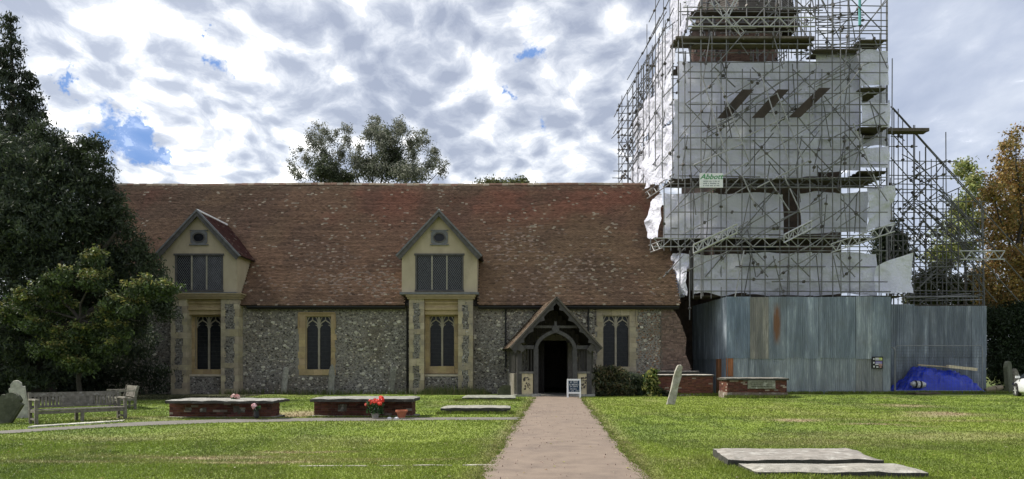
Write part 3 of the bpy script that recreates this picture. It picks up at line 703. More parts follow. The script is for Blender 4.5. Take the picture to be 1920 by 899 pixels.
# eroded brick buttress at the east end
b = MB(); b.prism([(9.2-.55, 0), (10.45, 0), (10.4, 1.4), (10.05, 2.3), (10.1, 3.2), (9.75, 4.2), (9.35, 4.9), (8.65, 4.95)], 42.93, 44.6)
bt = part('buttress', b, M['bmortar'], church)
b = MB(); 
z = 0.02
while z < 4.85:
    xr = float(np.interp(z, [0,1.4,2.3,3.2,4.2,4.9], [10.47,10.42,10.07,10.12,9.77,9.37])); x = 8.72+random.uniform(-.1,.1)
    while x < xr-.05:
        w_ = min(.22, xr-x); k = random.uniform(.6,1.25)
        if random.random() > .06: b.box(x+.005, x+w_-.005, 42.93-random.uniform(.005,.05), 43.1, z+.004, z+.068, (.22*k,.15*k,.12*k))
        x += .225
    y = 43.1
    while y < 44.5: k = random.uniform(.5,1.1); b.box(xr-.1, xr+random.uniform(.0,.05), y+.005, y+.21, z+.004, z+.068, (.13*k,.085*k,.065*k)); y += .225
    z += .078
part('brick', b, M['brickattr'], bt, colors=True, kind='stuff')

# ================================================================== PORCH
PYF = 38.9; pcx = PX(1041.5, PYF)
porch = thing('church_porch', 'old grey oak porch with carved bargeboards at the end of the path', 'porch', (0, 0, 0))
s_ = PYF/FPX
def lx(px): return (px-1041.5)*s_
def lz(py): return EYE+(HZ-py)*s_
apz = lz(562); ez = lz(655); ex = (1121-951)/2*s_; DEP = 4.6
ws = MB()
for s in (-1, 1):
    a, b_ = (lx(975), lx(999)) if s < 0 else (lx(1084), lx(1106))
    pl = MB(); pl.box(a+.0, b_, .02, .22, .12, lz(701)); dw = part('dwarf_wall', pl, M['lime'], porch, color=(1.35,1.3,1.2))
    c = MB(); c.box(a-.08, b_+.04, -.03, .26, lz(701), lz(697)); part('coping', c, M['oldwood'], porch, color=(1.6,1.6,1.6))
    q = MB()
    for _ in range(26):
        x = random.uniform(a+.16, b_-.16); z = random.uniform(lz(731), lz(708)); r = random.uniform(.03,.055)
        k = random.uniform(.3,1); q.tube((x, .03, z), (x, -.004, z+.01), r, r*.7, n=6, col=(.12*k,.10*k,.085*k))
    part('flint', q, M['flint'], dw, colors=True, kind='stuff')
    # side walls going back
    sw = MB(); xx = s*(ex-.42); sw.box(min(xx, xx+s*.2), max(xx, xx+s*.2), .24, DEP, .0, lz(701)); part('side_wall', sw, M['mortar'], porch)
    for k in range(9):
        bl = MB(); y = .4+k*.42; bl.box(xx+s*.06, xx+s*.14, y, y+.07, lz(699), lz(655)); part('baluster', bl, M['oldwood'], porch)
    tp = MB(); tp.box(min(xx, xx+s*.2), max(xx, xx+s*.2), .05, DEP, lz(654), lz(648)); part('wall_plate', tp, M['oldwood'], porch)
    # outer post, arch post
    xo = lx(973.5) if s < 0 else lx(1105.5)
    po = MB(); po.box(xo-.13, xo+.13, -.02, .22, .10, lz(648), j=.008); part('post', po, M['oldwood'], porch, color=(.72,.72,.75))
    xi = lx(1004.5) if s < 0 else lx(1078)
    po = MB(); po.box(xi-.12, xi+.12, -.06, .2, .12, lz(655), j=.008); part('post', po, M['oldwood'], porch, color=(.75,.77,.82))
    pb = MB(); pb.box(xi-.25, xi+.25, -.14, .25, 0, .16, j=.02); pb.box(min(xo,xi)-.3*(s<0), max(xo,xi)+.3*(s>0), -.1, .28, 0, .12, j=.01); part('plinth', pb, M['grey_stone'], porch)
    # rail over the side opening and pickets in front opening
    r_ = MB(); r_.box(min(xo, xi)+.1, max(xo, xi)-.1, -.02, .16, lz(655), lz(648)); part('rail', r_, M['oldwood'], porch, color=(.78,.8,.86))
    for k in range(4):
        xk = a+(b_-a)*(k+.5)/4; m = MB(); m.box(xk-.025, xk+.025, .06, .12, lz(697), lz(655)); part('baluster', m, M['oldwood'], porch, color=(.5,.5,.5))
# arch frame
ar = MB(); zs = lz(656); ap = lz(621)
for s in (-1, 1):
    x0 = s*(lx(1078)); pts = curve2((s*1.03, zs), (s*1.0, lz(632)), (0, ap), 9); ar.strip(pts, .18, -.07, .17)
    sp_ = MB(); ipts = [(p[0]+s*.08, p[1]+.08) for p in pts]; poly = ipts[:]+[(0, ap+.2), (s*.5, lz(613)), (s*1.55, lz(648)), (s*1.1, lz(650))]
arch = part('arch', ar, M['oldwood'], porch, color=(.78,.8,.86))
co = MB(); co.box(-1.15, 1.15, -.04, .10, lz(615.5), lz(611), j=.006); part('collar_beam', co, M['oldwood'], porch, color=(.7,.7,.7))
kp = MB(); kp.box(-.06, .06, -.06, .10, lz(615), lz(603), j=.004); kp.tube((0,-.09,ap+.10), (0,.05,ap+.10), .2, n=8); part('boss', kp, M['oldwood'], porch, color=(.78,.8,.86))
# dark boards set back in the open gable, standing in for its shaded void
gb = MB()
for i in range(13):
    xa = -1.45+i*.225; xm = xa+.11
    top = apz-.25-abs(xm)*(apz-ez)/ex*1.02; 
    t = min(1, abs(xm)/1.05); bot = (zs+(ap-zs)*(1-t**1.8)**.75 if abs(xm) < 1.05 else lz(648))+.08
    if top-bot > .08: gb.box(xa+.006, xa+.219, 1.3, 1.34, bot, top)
part('gable_shade_board', gb, M['darkwood'], porch, kind=None)
rf_z = (apz-ez)/ex
for s in (-1, 1):
    up2 = Vector((-s*ex, 0, apz-ez)); L = up2.length; up2.normalize(); nn = Vector((s*(apz-ez), 0, ex)).normalized()
    A = Vector((s*ex, -.25, ez)); o = nn*.07; Bv = Vector((0, -.25, apz)); rb = MB(); D = Vector((0, DEP+.3, 0))
    vs = [A, Bv, Bv+D, A+D, A+o, Bv+o, Bv+D+o, A+D+o]; rb.add(vs, [(0,1,2,3), (7,6,5,4), (0,4,5,1), (1,5,6,2), (2,6,7,3), (3,7,4,0)])
    pr = part('porch_roof', rb, M['darkwood'], porch)
    def pc(sv, tv, r, n): v_ = r.uniform(.6,1.3,n)[:,None]; c = np.array([.17,.12,.085])*v_; k = r.random(n) < .08; c[k] = (.32,.29,.22); return c
    tiles('tile', A+o, (0,1,0), up2, nn, DEP+.3, L, pr, colf=pc, seed=22+s)
    # carved bargeboard with cusps
    bb = MB(); N = 34; outer = []; inner = []
    for i in range(N+1):
        t = i/N; x = s*ex*(1-t)*1.0; z = ez+(apz-ez)*t; dn = Vector((nn.x, nn.z))
        ph = (t*4.6) % 1.0; dp = .15+.17*max(0, (ph-.62)/.38)**1.3*(t < .95)
        if t < .08: dp = .34-(t/.08)*.12
        outer.append(Vector((x, z))); inner.append(Vector((x, z))-dn*dp)
    for i in range(N): bb.prism([tuple(outer[i]), tuple(outer[i+1]), tuple(inner[i+1]), tuple(inner[i])], -.36, -.27)
    part('bargeboard', bb, M['oldwood'], porch, color=(.68,.68,.72))
    vb = MB(); vb.strip([(s*(ex+.02), ez+.05), (0, apz+.08)], .09, -.42, -.2); part('verge', vb, M['oldwood'], porch, color=(1.0,.95,.88))
    bk = MB(); bk.prism([(s*(ex-.1), ez-.02), (s*(ex-.5), ez-.1), (s*(ex-.55), ez-.22), (s*(ex-.75), ez-.02), (s*(ex-.5), ez+.32)], -.30, -.1); part('bracket', bk, M['oldwood'], porch, color=(.8,.8,.8))
fl = MB(); fl.box(-1.7, 1.7, .3, DEP-.5, .02, .06); part('floor', fl, M['grey_stone'], porch, color=(.5,.5,.5))
dl = MB(); dl.box(-1.0, -.02, DEP-.55, DEP-.47, .05, 3.0); 
for i in range(5): dl.box(-.98+i*.19, -.98+i*.19+.17, DEP-.58, DEP-.551, .1, 2.9)
part('door', dl, M['darkwood'], porch)
for s in (-1, 1):
    tb = MB(); tb.box(s*1.45-.2, s*1.45+.2, .8, DEP-.7, .45, .52); part('bench_seat', tb, M['oldwood'], porch)
porch.location = (pcx, PYF, 0); porch.rotation_euler = (0, 0, math.radians(5.5))
# A-board in front of the porch
ab = thing('a_board', 'white framed chalkboard sign standing in the porch doorway', 'sign', (PX(1076, 37), 37.0, .02))
X0 = ab.location.x; zt = PZ(711, 37)-.02
for k, sg in enumerate((-1, 1)):
    m = MB(); hw = .31
    for s in (-1, 1): m.box(s*hw-.035, s*hw+.035, -.02, .02, 0, zt)
    m.box(-hw+.035, hw-.035, -.02, .02, zt-.08, zt); m.box(-hw+.035, hw-.035, -.02, .02, .20, .28)
    R = Matrix.Rotation(math.radians(8)*sg, 3, 'X')
    m.v = [tuple(R @ Vector((q[0], q[1], q[2]-zt))+Vector((X0, 37.0, zt+.02))) for q in m.v]
    part('frame', m, M['white'], ab)
    if sg == -1:
        m = MB(); m.box(-hw+.035, hw-.035, -.012, .012, .28, zt-.08)
        R2 = Matrix.Rotation(math.radians(8)*-1, 3, 'X'); m.v = [tuple(R2 @ Vector((q[0], q[1], q[2]-zt))+Vector((X0, 37.0, zt+.02))) for q in m.v]
        bd = part('board', m, M['chalk'], ab)
        m = MB(); random.seed(4)
        for i, (z, h, segs) in enumerate(((.86,.05,3), (.78,.045,2), (.66,.075,3), (.56,.07,3), (.44,.045,4), (.37,.03,4), (.31,.03,3))):
            z = z*zt/1.0+.0; tot = random.uniform(.36,.5); x = -tot/2
            while x < tot/2-.02:   # chalked letters as short strokes
                wl_ = random.uniform(.02,.04)
                if random.random() > .16:
                    m.box(x, x+.01, -.022, -.0125, z, z+h); 
                    if random.random() > .3: m.box(x, x+wl_, -.0215, -.0125, z+random.choice([0, h/2, h-.012]), z+random.choice([0, h/2, h-.012])*0+h*.0+.012+z*0 if False else z+.012)
                x += wl_+.014
        m.v = [tuple(R2 @ Vector((q[0], q[1], q[2]-zt))+Vector((X0, 37.0, zt+.02))) for q in m.v]
        part('lettering', m, M['white'], bd, kind='stuff')

# ================================================================== TOWER
tower = thing('church_tower', 'brick church tower with shingled spire base hidden behind scaffolding', 'tower', (15.5, 50.5, 0))
b = MB(); b.box(12.6, 20.6, 46.3, 55.0, 0, 20.3); part('tower_wall', b, M['tower'], tower)
b = MB(); b.box(9.9, 12.5, 49.6, 55.0, 0, 12.4); part('gap_shade_block', b, M['tower'], tower, color=(.6,.6,.6))  # added dark block, standing in for the shaded gap beside the buttress
for (x, z) in ((15.6, 16.5), (15.6, 9.2)):
    m = MB(); m.box(x-.9, x+.9, 46.22, 46.29, z-1.4, z+1.2); part('belfry_opening', m, M['black'], tower)
b = MB(); random.seed(5)
for k in range(60):
    z = 16.0+k*.11 if False else 19.4+k*.085
    if z > 23.0: break
    r = 2.75
    for i in range(46):
        an = 2*math.pi*(i+.5*(k % 2))/46; c = random.uniform(.6,1.2); x = 15.05+r*math.cos(an); y = 50.2+r*math.sin(an)
        R = Matrix.Rotation(an, 3, 'Z'); b.box(x-.06, x+.06, y-.19, y+.19, z, z+.075, (.17*c,.105*c,.078*c), rot=R)
part('drum', b, M['brickattr'], tower, colors=True, kind='stuff')
b = MB(); b.lathe([(2.7, 19.4), (2.7, 23.0), (3.2, 23.9)], (15.05, 50.2, 0), 16); part('drum_core', b, M['tower'], tower)
b = MB()   # shingled spire
for k in range(60):
    z = 23.9+k*.16; r = 3.4-k*.022
    for i in range(8):
        a0 = 2*math.pi*(i+.5)/8; a1 = a0+2*math.pi/8; c = random.uniform(.6,1.2)
        p = [(15.7+q*math.cos(a), 50.2+q*math.sin(a), zq) for a, q, zq in ((a0, r+.03, z), (a1, r+.03, z), (a1, r-.02, z+.17), (a0, r-.02, z+.17))]
        b.add(p, [(0,1,2,3)], (.13*c,.115*c,.10*c))
part('spire', b, M['shingle'], tower, colors=True, kind='stuff')

# ================================================================== SCAFFOLDING
def unit_tube(name, r=.036, n=8):
    m = MB(); m.tube((0,0,0), (0,0,1), r, n=n); m.smooth = False; return m.mesh(name)
TUBE = unit_tube('tube', .030); TUBE.materials.append(M['tube'])
COUP = MB(); COUP.tube((0,0,-.07), (0,0,.07), .075, n=6); COUP.box(-.09,.09,-.05,.05,-.04,.04); COUP = COUP.mesh('coupler'); COUP.materials.append(M['tube'])
class Scaff:
    def __init__(s, name, label, loc): s.root = thing(name, label, 'scaffolding', loc); s.t = []; s.c = []
    def tube(s, a, b, k=1.0, r=1.0): s.t.append((Vector(a), Vector(b), k, r))
    def tr(s, x0, y0, x1, y1, Y, Y2=None, k=1.0, r=1.0): s.tube(P(x0, y0, Y), P(x1, y1, Y2 or Y), k, r)
    def finish(s, ncoup=250):
        off = s.root.location
        s.t.sort(key=lambda q: -(q[1]-q[0]).length*(1+q[3]))
        for i, (a, b, k, r) in enumerate(s.t[:300]):
            o = link('tube', TUBE, None, s.root, a-off); d = b-a
            o.rotation_mode = 'QUATERNION'; o.rotation_quaternion = d.to_track_quat('Z', 'Y'); o.scale = (r, r, d.length); o.color = (k, k, k, 1)
        if len(s.t) > 300:
            m = MB()
            for (a, b, k, r) in s.t[300:]: m.tube(a, b, .034*r, n=6)
            part('tube', m, M['tube'], s.root, kind='stuff')
        for p in random.sample(s.c, min(len(s.c), ncoup)):
            o = link('coupler', COUP, None, s.root, p-off); o.rotation_euler = (random.uniform(0,3), random.uniform(0,3), 0); o.color = (.55,.5,.45,1)
def board(root, x0, x1, y0, y1, z, t=.045, k=1.0, n=None):
    """platform of separate scaffold boards running along X"""
    w_ = .228; m = int((y1-y0)/w_)
    for i in range(max(1, m)):
        b = MB(); q = random.uniform(-.08,.08); b.box(x0+q, x1+q, y0+i*w_+.006, y0+(i+1)*w_-.006, z, z+t, j=.004); c = k*random.uniform(.75,1.2)
        part('scaffold_board', b, M['board'], root, color=(c, c, c*.95))
def cloth(root, c00, c10, c11, c01, nu=26, nv=14, amp=.10, seed=0, tint=1.0, rag=.12, name='sheeting', label=None):
    c00, c10, c11, c01 = (Vector(c) for c in (c00, c10, c11, c01))
    nrm_ = (c10-c00).cross(c01-c00).normalized(); V = []; W_ = (c10-c00).length; H_ = (c01-c00).length; nu = max(6, int(W_*6)); nv = max(6, int(H_*6))
    U, Vv = np.meshgrid(np.linspace(0,1,nu+1), np.linspace(0,1,nv+1)); X = U*W_; Yy = Vv*H_
    bays = W_/2.0
    amp = amp*2.4; d = (fbm(X*.8, Yy*.8, .9, seed, 4)-.5)*amp*2.2
    ang = math.radians(55 if seed % 2 else -50); k_ = X*math.cos(ang)+Yy*math.sin(ang)
    d += (1-np.abs(2*vn(k_*1.0, Yy*.25+X*.1, 1.6, seed+3)-1))*amp*.75*vn(X, Yy, .7, seed+8)       # creases
    k2 = X*math.cos(-ang*.7)+Yy*math.sin(-ang*.7); d += (1-np.abs(2*vn(k2, X*.2, 2.6, seed+5)-1))*amp*.4*vn(X, Yy, .9, seed+18)
    d -= np.sin(U*bays*2*np.pi)**2*.03
    du = (fbm(X, Yy, 1.3, seed+40, 3)-.5)*.06
    top = (Vv > .999)*(vn(X, 0*X, 1.1, seed+60)-.5)*rag*1.5; bot = (Vv < .001)*(vn(X, 0*X, 1.0, seed+70)-.5)*rag*2
    e1 = (c10-c00).normalized(); e2 = (c01-c00).normalized(); b0 = (np.array(c00)[None,None]*((1-U)*(1-Vv))[...,None]+np.array(c10)[None,None]*(U*(1-Vv))[...,None]
        + np.array(c11)[None,None]*(U*Vv)[...,None]+np.array(c01)[None,None]*((1-U)*Vv)[...,None])
    V = b0+np.array(nrm_)*d[...,None]+np.array(e1)*du[...,None]+np.array(e2)*(du*.5+top+bot)[...,None]
    V = V.reshape(-1,3)-np.array(woff(root)); I = np.array([r*(nu+1)+c for r in range(nv) for c in range(nu)]); F = np.stack([I, I+1, I+nu+2, I+nu+1], -1)
    o = link(name, nmesh(name, V, F, None, True), M['sheeting'], root); o.color = (tint*.98, tint*.975, tint*1.05, 1)
    if label: o['label'] = label
    return o
def cl_front(root, p0, p1, yt, yb, Y, seed, tint=1.0, amp=.1, yt2=None, yb2=None):
    return cloth(root, P(p0,yb,Y), P(p1,yb2 or yb,Y), P(p1,yt2 or yt,Y), P(p0,yt,Y), seed=seed, tint=tint, amp=amp)
def truss(root, a, b, h, mat='alu', k=1.0, n=None, name='lattice_beam', r=.032, zig=True):
    """lattice beam between a and b, h = offset vector between the chords"""
    a, b, h = Vector(a), Vector(b), Vector(h); L = (b-a).length; n = n or max(3, int(L/.55)); m = MB()
    m.tube(a, b, r, n=6); m.tube(a+h, b+h, r, n=6)
    for i in range(n+1):
        p = a.lerp(b, i/n)
        if zig:
            if i < n: q = a.lerp(b, (i+1)/n); m.tube(p+(h if i % 2 else h*0), q+(h*0 if i % 2 else h), r*.8, n=6)
        else: m.tube(p, p+h, r*.8, n=6)
    return part(name, m, M[mat], root, color=(k, k, k))
random.seed(21)
S = Scaff('tower_scaffold', 'tall tube scaffold wrapped in white sheeting around the church tower', (15.8, 43.5, 0)); R0 = S.root
# sheeting, front
cols_ = [1262, 1350, 1442, 1530, 1612]
for i in range(4):
    for j, (a, b_) in enumerate(((118, 195), (186, 261), (251, 333))):
        x0 = cols_[i] + (8 if (i == 0 and j == 0) else 0)
        ta = a if i < 3 or j else 92
        cl_front(R0, x0, cols_[i+1]+2, ta, b_+1 if i < 3 or j < 2 else 322, 43.75+.05*((i+j) % 2)+j*.02, 10+i*5+j, random.uniform(1.0,1.08))
for (a, b_, s, e) in ((95,162,1612,1664), (196,240,1613,1666), (276,318,1612,1664)):
    cl_front(R0, s, e, a, b_, 43.25, a, 1.0, .14)
cl_front(R0, 1614, 1662, 240, 276, 44.6, 7, .8, .15); cl_front(R0, 1616, 1660, 162, 196, 45.2, 8, .75, .1)
cl_front(R0, 1243, 1345, 364, 447, 43.7, 31, 1.0, .13); cl_front(R0, 1343, 1468, 363, 447, 43.75, 32, .95); cl_front(R0, 1499, 1626, 362, 441, 43.75, 33, .95, yb2=436)
cl_front(R0, 1624, 1675, 350, 432, 43.3, 34, 1.0, .2, yb2=425)
cl_front(R0, 1298, 1400, 478, 553, 43.7, 41, 1.0, .14); cl_front(R0, 1398, 1520, 476, 553, 43.75, 42, .97, .12); cl_front(R0, 1518, 1642, 475, 553, 43.7, 43, 1.0, .13); cl_front(R0, 1640, 1710, 500, 551, 43.3, 44, 1.05, .22, yt2=474)
# sheeting, west side (recedes)
def side(xf, yf_, xb, yb_, z0, z1, seed, tint=1.15, z0b=None, amp=.12):
    cloth(R0, (xb, yb_, z0b or z0), (xf, yf_, z0), (xf, yf_, z1), (xb, yb_, z1), seed=seed, tint=tint, amp=amp)
side(9.55, 43.7, 8.75, 48.3, PZ(334,43.7), 16.0, 51, 1.2, z0b=13.2, amp=.16)
side(9.6, 43.7, 9.2, 49.5, 16.3, 19.3, 52, 1.15); side(9.2, 49.6, 9.3, 56.5, 13.7, 16.9, 53, 1.1); side(9.2, 49.6, 9.4, 56.5, 17.2, 20.0, 54, 1.1)
side(9.9, 44.0, 9.7, 50.0, 19.8, 22.6, 55, 1.05); side(11.2, 44.2, 11.0, 50.2, 22.9, 27.0, 56, 1.0)
side(8.9, 43.7, 8.45, 45.6, PZ(448,43.7), PZ(364,43.7), 58, 1.2, z0b=9.5, amp=.22)
side(10.6, 43.7, 10.75, 48.8, PZ(553,43.7), PZ(477,43.7), 59, 1.2, amp=.25)
cloth(R0, P(1258,540,45.5), P(1300,556,43.6), P(1298,480,43.6), P(1262,478,45.5), seed=60, tint=1.2, amp=.3)
# platforms
for (py, x0, x1, y0, y1) in ((335,9.4,21.8,43.75,46.1), (448,8.9,21.5,43.75,46.1), (556,10.7,23.2,43.7,46.1), (117,9.9,21.6,43.9,46.1), (256,9.7,21.7,43.9,45.6)):
    board(R0, x0, x1, y0, y1, PZ(py, y0), k=.75)
board(R0, PX(1268,42.9), PX(1528,42.9), 42.9, 44.3, PZ(72,42.9), t=.13, k=1.0); board(R0, PX(1300,43.3), PX(1520,43.3), 43.3, 44.0, PZ(84,43.3), t=.05, k=1.2)
board(R0, PX(1612,42.9), PX(1662,42.9), 42.9, 46.0, PZ(76,42.9), t=.06, k=.9); board(R0, PX(1530,43), PX(1612,43), 43.0, 44.4, PZ(94,43), t=.07, k=1.0)
board(R0, PX(1612,43.1), PX(1660,43.1), 43.1, 46, PZ(166,43.1), k=.7); board(R0, PX(1612,43.1), PX(1664,43.1), 43.1, 46, PZ(240,43.1), k=.7); board(R0, PX(1612,43.3), PX(1666,43.3), 43.3, 46, PZ(322,43.3), k=.7)
# slanting planks, tinted dark for the shade on their undersides
for (xa, ya, xb, yb_) in ((1348,222,1412,168), (1413,221,1478,168), (1482,220,1556,165)):
    a = P(xa+8, ya, 42.75); b_ = P(xb-9, yb_, 42.75); m = MB(); d = (b_-a); wv = Vector((.34, 0, 0)); tv = Vector((0, .06, 0))
    vs = [a-wv, a+wv, b_+wv, b_-wv]; m.add([*vs, *[q+tv for q in vs]], [(0,1,2,3), (7,6,5,4), (0,4,5,1), (1,5,6,2), (2,6,7,3), (3,7,4,0)])
    part('scaffold_board', m, M['board'], R0, color=(.42,.38,.36), label='plank lashed on a slant across the sheeting')
# lattice beams
def tf(x0, y0, x1, y1, dy, Y, n=None, k=1.0, mat='alu', zig=True, r=.032): truss(R0, P(x0,y0,Y), P(x1,y1,Y), Vector((0,0,-dy*Y/FPX)), mat, k, n, r=r, zig=zig)
tf(1290, 33, 1528, 33, 17, 42.75, 14, 1.0, r=.045)
tf(1300, 492-32, 1382, 421, 16, 42.55, 9, 1.2, zig=False, r=.04); tf(1300, 459, 1382, 420, 16, 42.52, 9, 1.2, r=.035)
tf(1470, 440, 1522, 413, 15, 42.55, 6, 1.2, r=.035); tf(1470, 441, 1522, 414, 15, 42.5, 6, 1.2, zig=False, r=.03)
tf(1558, 458, 1678, 418, 16, 42.6, 12, 1.1, r=.035)
tf(1225, 447, 1480, 447, 16, 42.9, 15, .9); tf(1480, 447, 1640, 447, 16, 43.0, 10, .8)
tf(1300, 336, 1530, 336, 14, 43.2, 13, .7, 'tube'); tf(1530, 338, 1660, 338, 14, 43.2, 8, .6, 'tube')
truss(R0, (9.5, 43.4, PZ(326,43.4)), (8.7, 48.6, PZ(366,48.6)+.1), (0,0,-.45), k=.9, n=9); truss(R0, (8.85, 43.5, PZ(462,43.5)+.35), (8.4, 45.4, PZ(462,43.5)+.35), (0,0,-.45), k=.9, n=5)
tf(1395, 60, 1330, -10, 14, 43.0, 8, 1.1); tf(1360, 30, 1400, -40, 12, 43.0, 5, 1.2)
# standards
vx = [1272,1284,1294,1314,1335,1352,1362,1392,1407,1433,1462,1478,1495,1518,1541,1560,1576,1592,1612,1650,1664]
for i, x in enumerate(vx):
    Y = (43.05, 42.85, 43.45)[i % 3]; top = -60 if i % 3 == 0 or x > 1520 and x < 1540 else random.choice([60, 100, 130, -50]); bot = 560 if x > 1300 else (470 if x < 1290 else 545)
    if x in (1612, 1650, 1664): top = -60 if x != 1650 else 62
    S.tr(x, top, x+random.uniform(-2,2), bot, Y, k=random.uniform(.7,1.35), r=1.15 if i % 3 == 0 else .95)
    if i % 4 == 0: S.tr(x+9, random.choice([110,200,300]), x+9+random.uniform(-2,2), random.choice([340,470,558]), 44.6 if False else Y-.12, k=random.uniform(.6,1.1))
for x in (1340,1465,1590): S.tr(x, -60, x, 560, 46.0, k=.6)
for x, t_, b_ in ((1245,350,470), (1258,330,470), (1220,447,470), (1300,340,560), (1318,330,556), (1293,470,600), (1275,465,560)): S.tr(x, t_, x, b_, 43.0, k=.9)
# ledgers
hy = [-8,14,22,55,82,100,117,135,147,173,196,212,237,259,280,310,330,345,352,398,428,440,471,500,525,546]
for i, y in enumerate(hy):
    Y = (43.0, 42.8, 43.5)[i % 3]; a = random.choice([1272,1280,1290]) if y < 345 else random.choice([1245,1258]) if y < 470 else 1300
    e = 1664 if y > 80 else random.choice([1530,1560,1664]); 
    if y > 350: e = random.choice([1640,1664,1670])
    if random.random() < .4: mid = random.uniform(1400,1550); S.tr(a, y, mid, y+random.uniform(-2,2), Y, k=random.uniform(.7,1.2)); S.tr(mid-20, y+random.uniform(2,6), e, y+random.uniform(1,4), Y-.1, k=random.uniform(.7,1.2))
    else: S.tr(a, y, e, y+random.uniform(-2,2), Y, k=random.uniform(.7,1.2))
# bracing, fairly regular crossing plus irregular ones
for j, y0 in enumerate((-10, 60, 120, 190, 255, 310, 365, 430, 480)):
    for i in range(9):
        x0 = 1285+i*42+random.uniform(-14,14); L = random.uniform(40,85); s = 1 if (i+j) % 2 else -1
        if y0 > 470: L = 40
        if random.random() < .5 or 110 < y0 < 320: S.tr(x0, y0+random.uniform(-10,10), min(x0+s*L*.9, 1664), y0+L, random.choice([42.7,42.9,43.3]), k=random.uniform(.55,1.2))
        if random.random() < .42: S.tr(x0+random.uniform(-6,6), y0, x0+random.choice([-1,1])*random.uniform(6,16), y0+random.uniform(60,110), random.choice([42.65,43.2]), k=random.uniform(.5,1.1))
for _ in range(34):       # long rakers rising to the right
    x0 = random.uniform(1275,1560); y0 = random.uniform(150,545); L = random.uniform(50,125)
    x1 = x0+L; 
    if x1 < 1690: S.tr(x0, y0, x1, y0-L*random.uniform(.45,.7), random.choice([42.6,42.8]), k=random.uniform(.7,1.4))
# bright rakers standing clear of the sheets
for (a, b_, c, d) in ((1316,143,1368,310), (1345,142,1407,310), (1428,142,1482,312), (1457,175,1510,312), (1350,250,1372,330), (1600,232,1650,360), (1470,330,1502,400), (1392,330,1420,395), (1300,310,1392,270), (1395,258,1470,222), (1330,345,1402,305), (1520,300,1420,352), (1620,120,1560,200), (1437,330,1480,395), (1395,470,1378,558)):
    S.tr(a, b_, c, d, 42.4, k=1.9, r=1.25)
# upper open lifts: dense small tubes
for _ in range(150):
    x0 = random.uniform(1275,1560); y0 = random.uniform(-30,108); Y = random.uniform(43.2,49)
    q = random.random()
    if q < .4: S.tr(x0, y0, x0, y0+random.uniform(20,60), Y, k=random.uniform(.7,1.5))
    elif q < .7: S.tr(x0, y0, x0+random.uniform(30,110), y0+random.uniform(-2,2), Y, k=random.uniform(.7,1.5))
    else: S.tr(x0, y0, x0+random.uniform(-40,40), y0+random.uniform(20,50), Y, k=random.uniform(.7,1.5))
for x in range(1475, 1530, 9): S.tr(x, 0, x, 110, 50+random.random()*4, k=1.0)
for py in (20, 44): board(R0, PX(1300,44.5), PX(1500,44.5), 44.5, 45.7, PZ(py,44.5), k=.8)
# upper right cage
for x in (1534, 1552, 1562, 1575, 1590, 1612, 1652, 1662): S.tr(x, -40, x, 100 if x < 1640 else 560, 43.2+random.random(), k=.9)
for y in (10, 37, 48, 62, 88): S.tr(1530, y, 1664, y+2, 43.2, k=.8); S.tr(1535, y+4, 1612, y-14, 44.5, 47, k=.8)
S.tr(1612, 60, 1664, 0, 43.0); S.tr(1540, 0, 1575, 75, 43.2); S.tr(1590, 95, 1664, -5, 43.6)
m = MB(); m.tube(P(1612,48,43), P(1612,-60,43), .08); part('downpipe', m, M['corr'], R0, color=(.6,1.6,1.4), label='short green plastic pipe at the top')
for x in range(1240, 1300, 12):      # transoms running back on the west side
    pass
for z, yb_ in ((13.2,57), (14.2,57), (16.1,57), (17.2,57), (19.3,56), (20.4,54), (22.5,51), (23.6,49)):
    S.tube((9.45, 43.2, z), (9.35, yb_, z), .9); S.tube((8.9, 44.5, z+.1) if z > 13.9 else (9.0, 48, z+.4), (8.8, yb_-1.5, z+.1), .8)
for y in (43.3, 45.4, 47.5, 49.6, 51.7, 53.8, 55.9):
    for x in (9.4, 8.8):
        px_ = 960+x*FPX/y; cap = min(27, PZ(200-(px_-1160)*1.75+random.uniform(-10,25), y)); S.tube((x, y, 13.9 if y > 44.5 else 12.6), (x, y, cap), random.uniform(.8,1.1))
for i in range(14):
    y = random.uniform(44,54); z = random.uniform(14,21); S.tube((9.3, y, z), (9.3, y+2.4, z+random.choice([-2.2,2.2])), .9)
for i, (a, b_, k, r) in enumerate(list(S.t)):
    if random.random() < .75: S.c.append(a.lerp(b_, random.uniform(.1,.9)))
S.finish()
# --- west scaffold behind the nave ridge
S = Scaff('stair_scaffold', 'open bare tube scaffold rising behind the roof ridge left of the tower', (9.4, 53, 0))
for i, x in enumerate((1160,1166,1176,1186,1197,1207,1216,1224,1236,1248,1262)):
    Y = 57-(x-1160)*.07; t_ = 200-(x-1160)*1.7+random.uniform(-22,22); S.tr(x, t_, x+random.uniform(-1,1), 352 if x < 1210 else 320, Y, k=.8)
for x, t_ in ((1229,-40), (1244,-10), (1213,46), (1256,-30)): S.tr(x, t_, x, 250, 50.5, k=.7, r=.8)
for k_ in range(12):
    y = 200+k_*13.5; S.tr(1158, y, 1158+random.uniform(60,105), y+random.uniform(-3,3), 56.5, k=.8)
    if k_ < 7: S.tr(1160, 200+k_*24, 1228+k_*3, 84+k_*22, 57, 50.5, k=.8); S.tr(1176, 150+k_*28, 1250, 22+k_*27, 55, 50.2, k=.8)
for k_ in range(26):
    x = random.uniform(1160,1240); y = random.uniform(140,320)
    if y > 200-(x-1160)*1.7: S.tr(x, y, x+random.choice([-1,1])*random.uniform(15,32), min(y+random.uniform(20,45), 345), 54, k=.8)
for k_ in range(10): y = 100+k_*24; S.tr(1195+max(0,(160-y))*.6, y, 1285, y+random.uniform(-3,3), 52, k=.8)
S.tr(1150, 321, 1190, 321, 56.5, k=.8); S.tr(1148, 334, 1180, 334, 56.5)
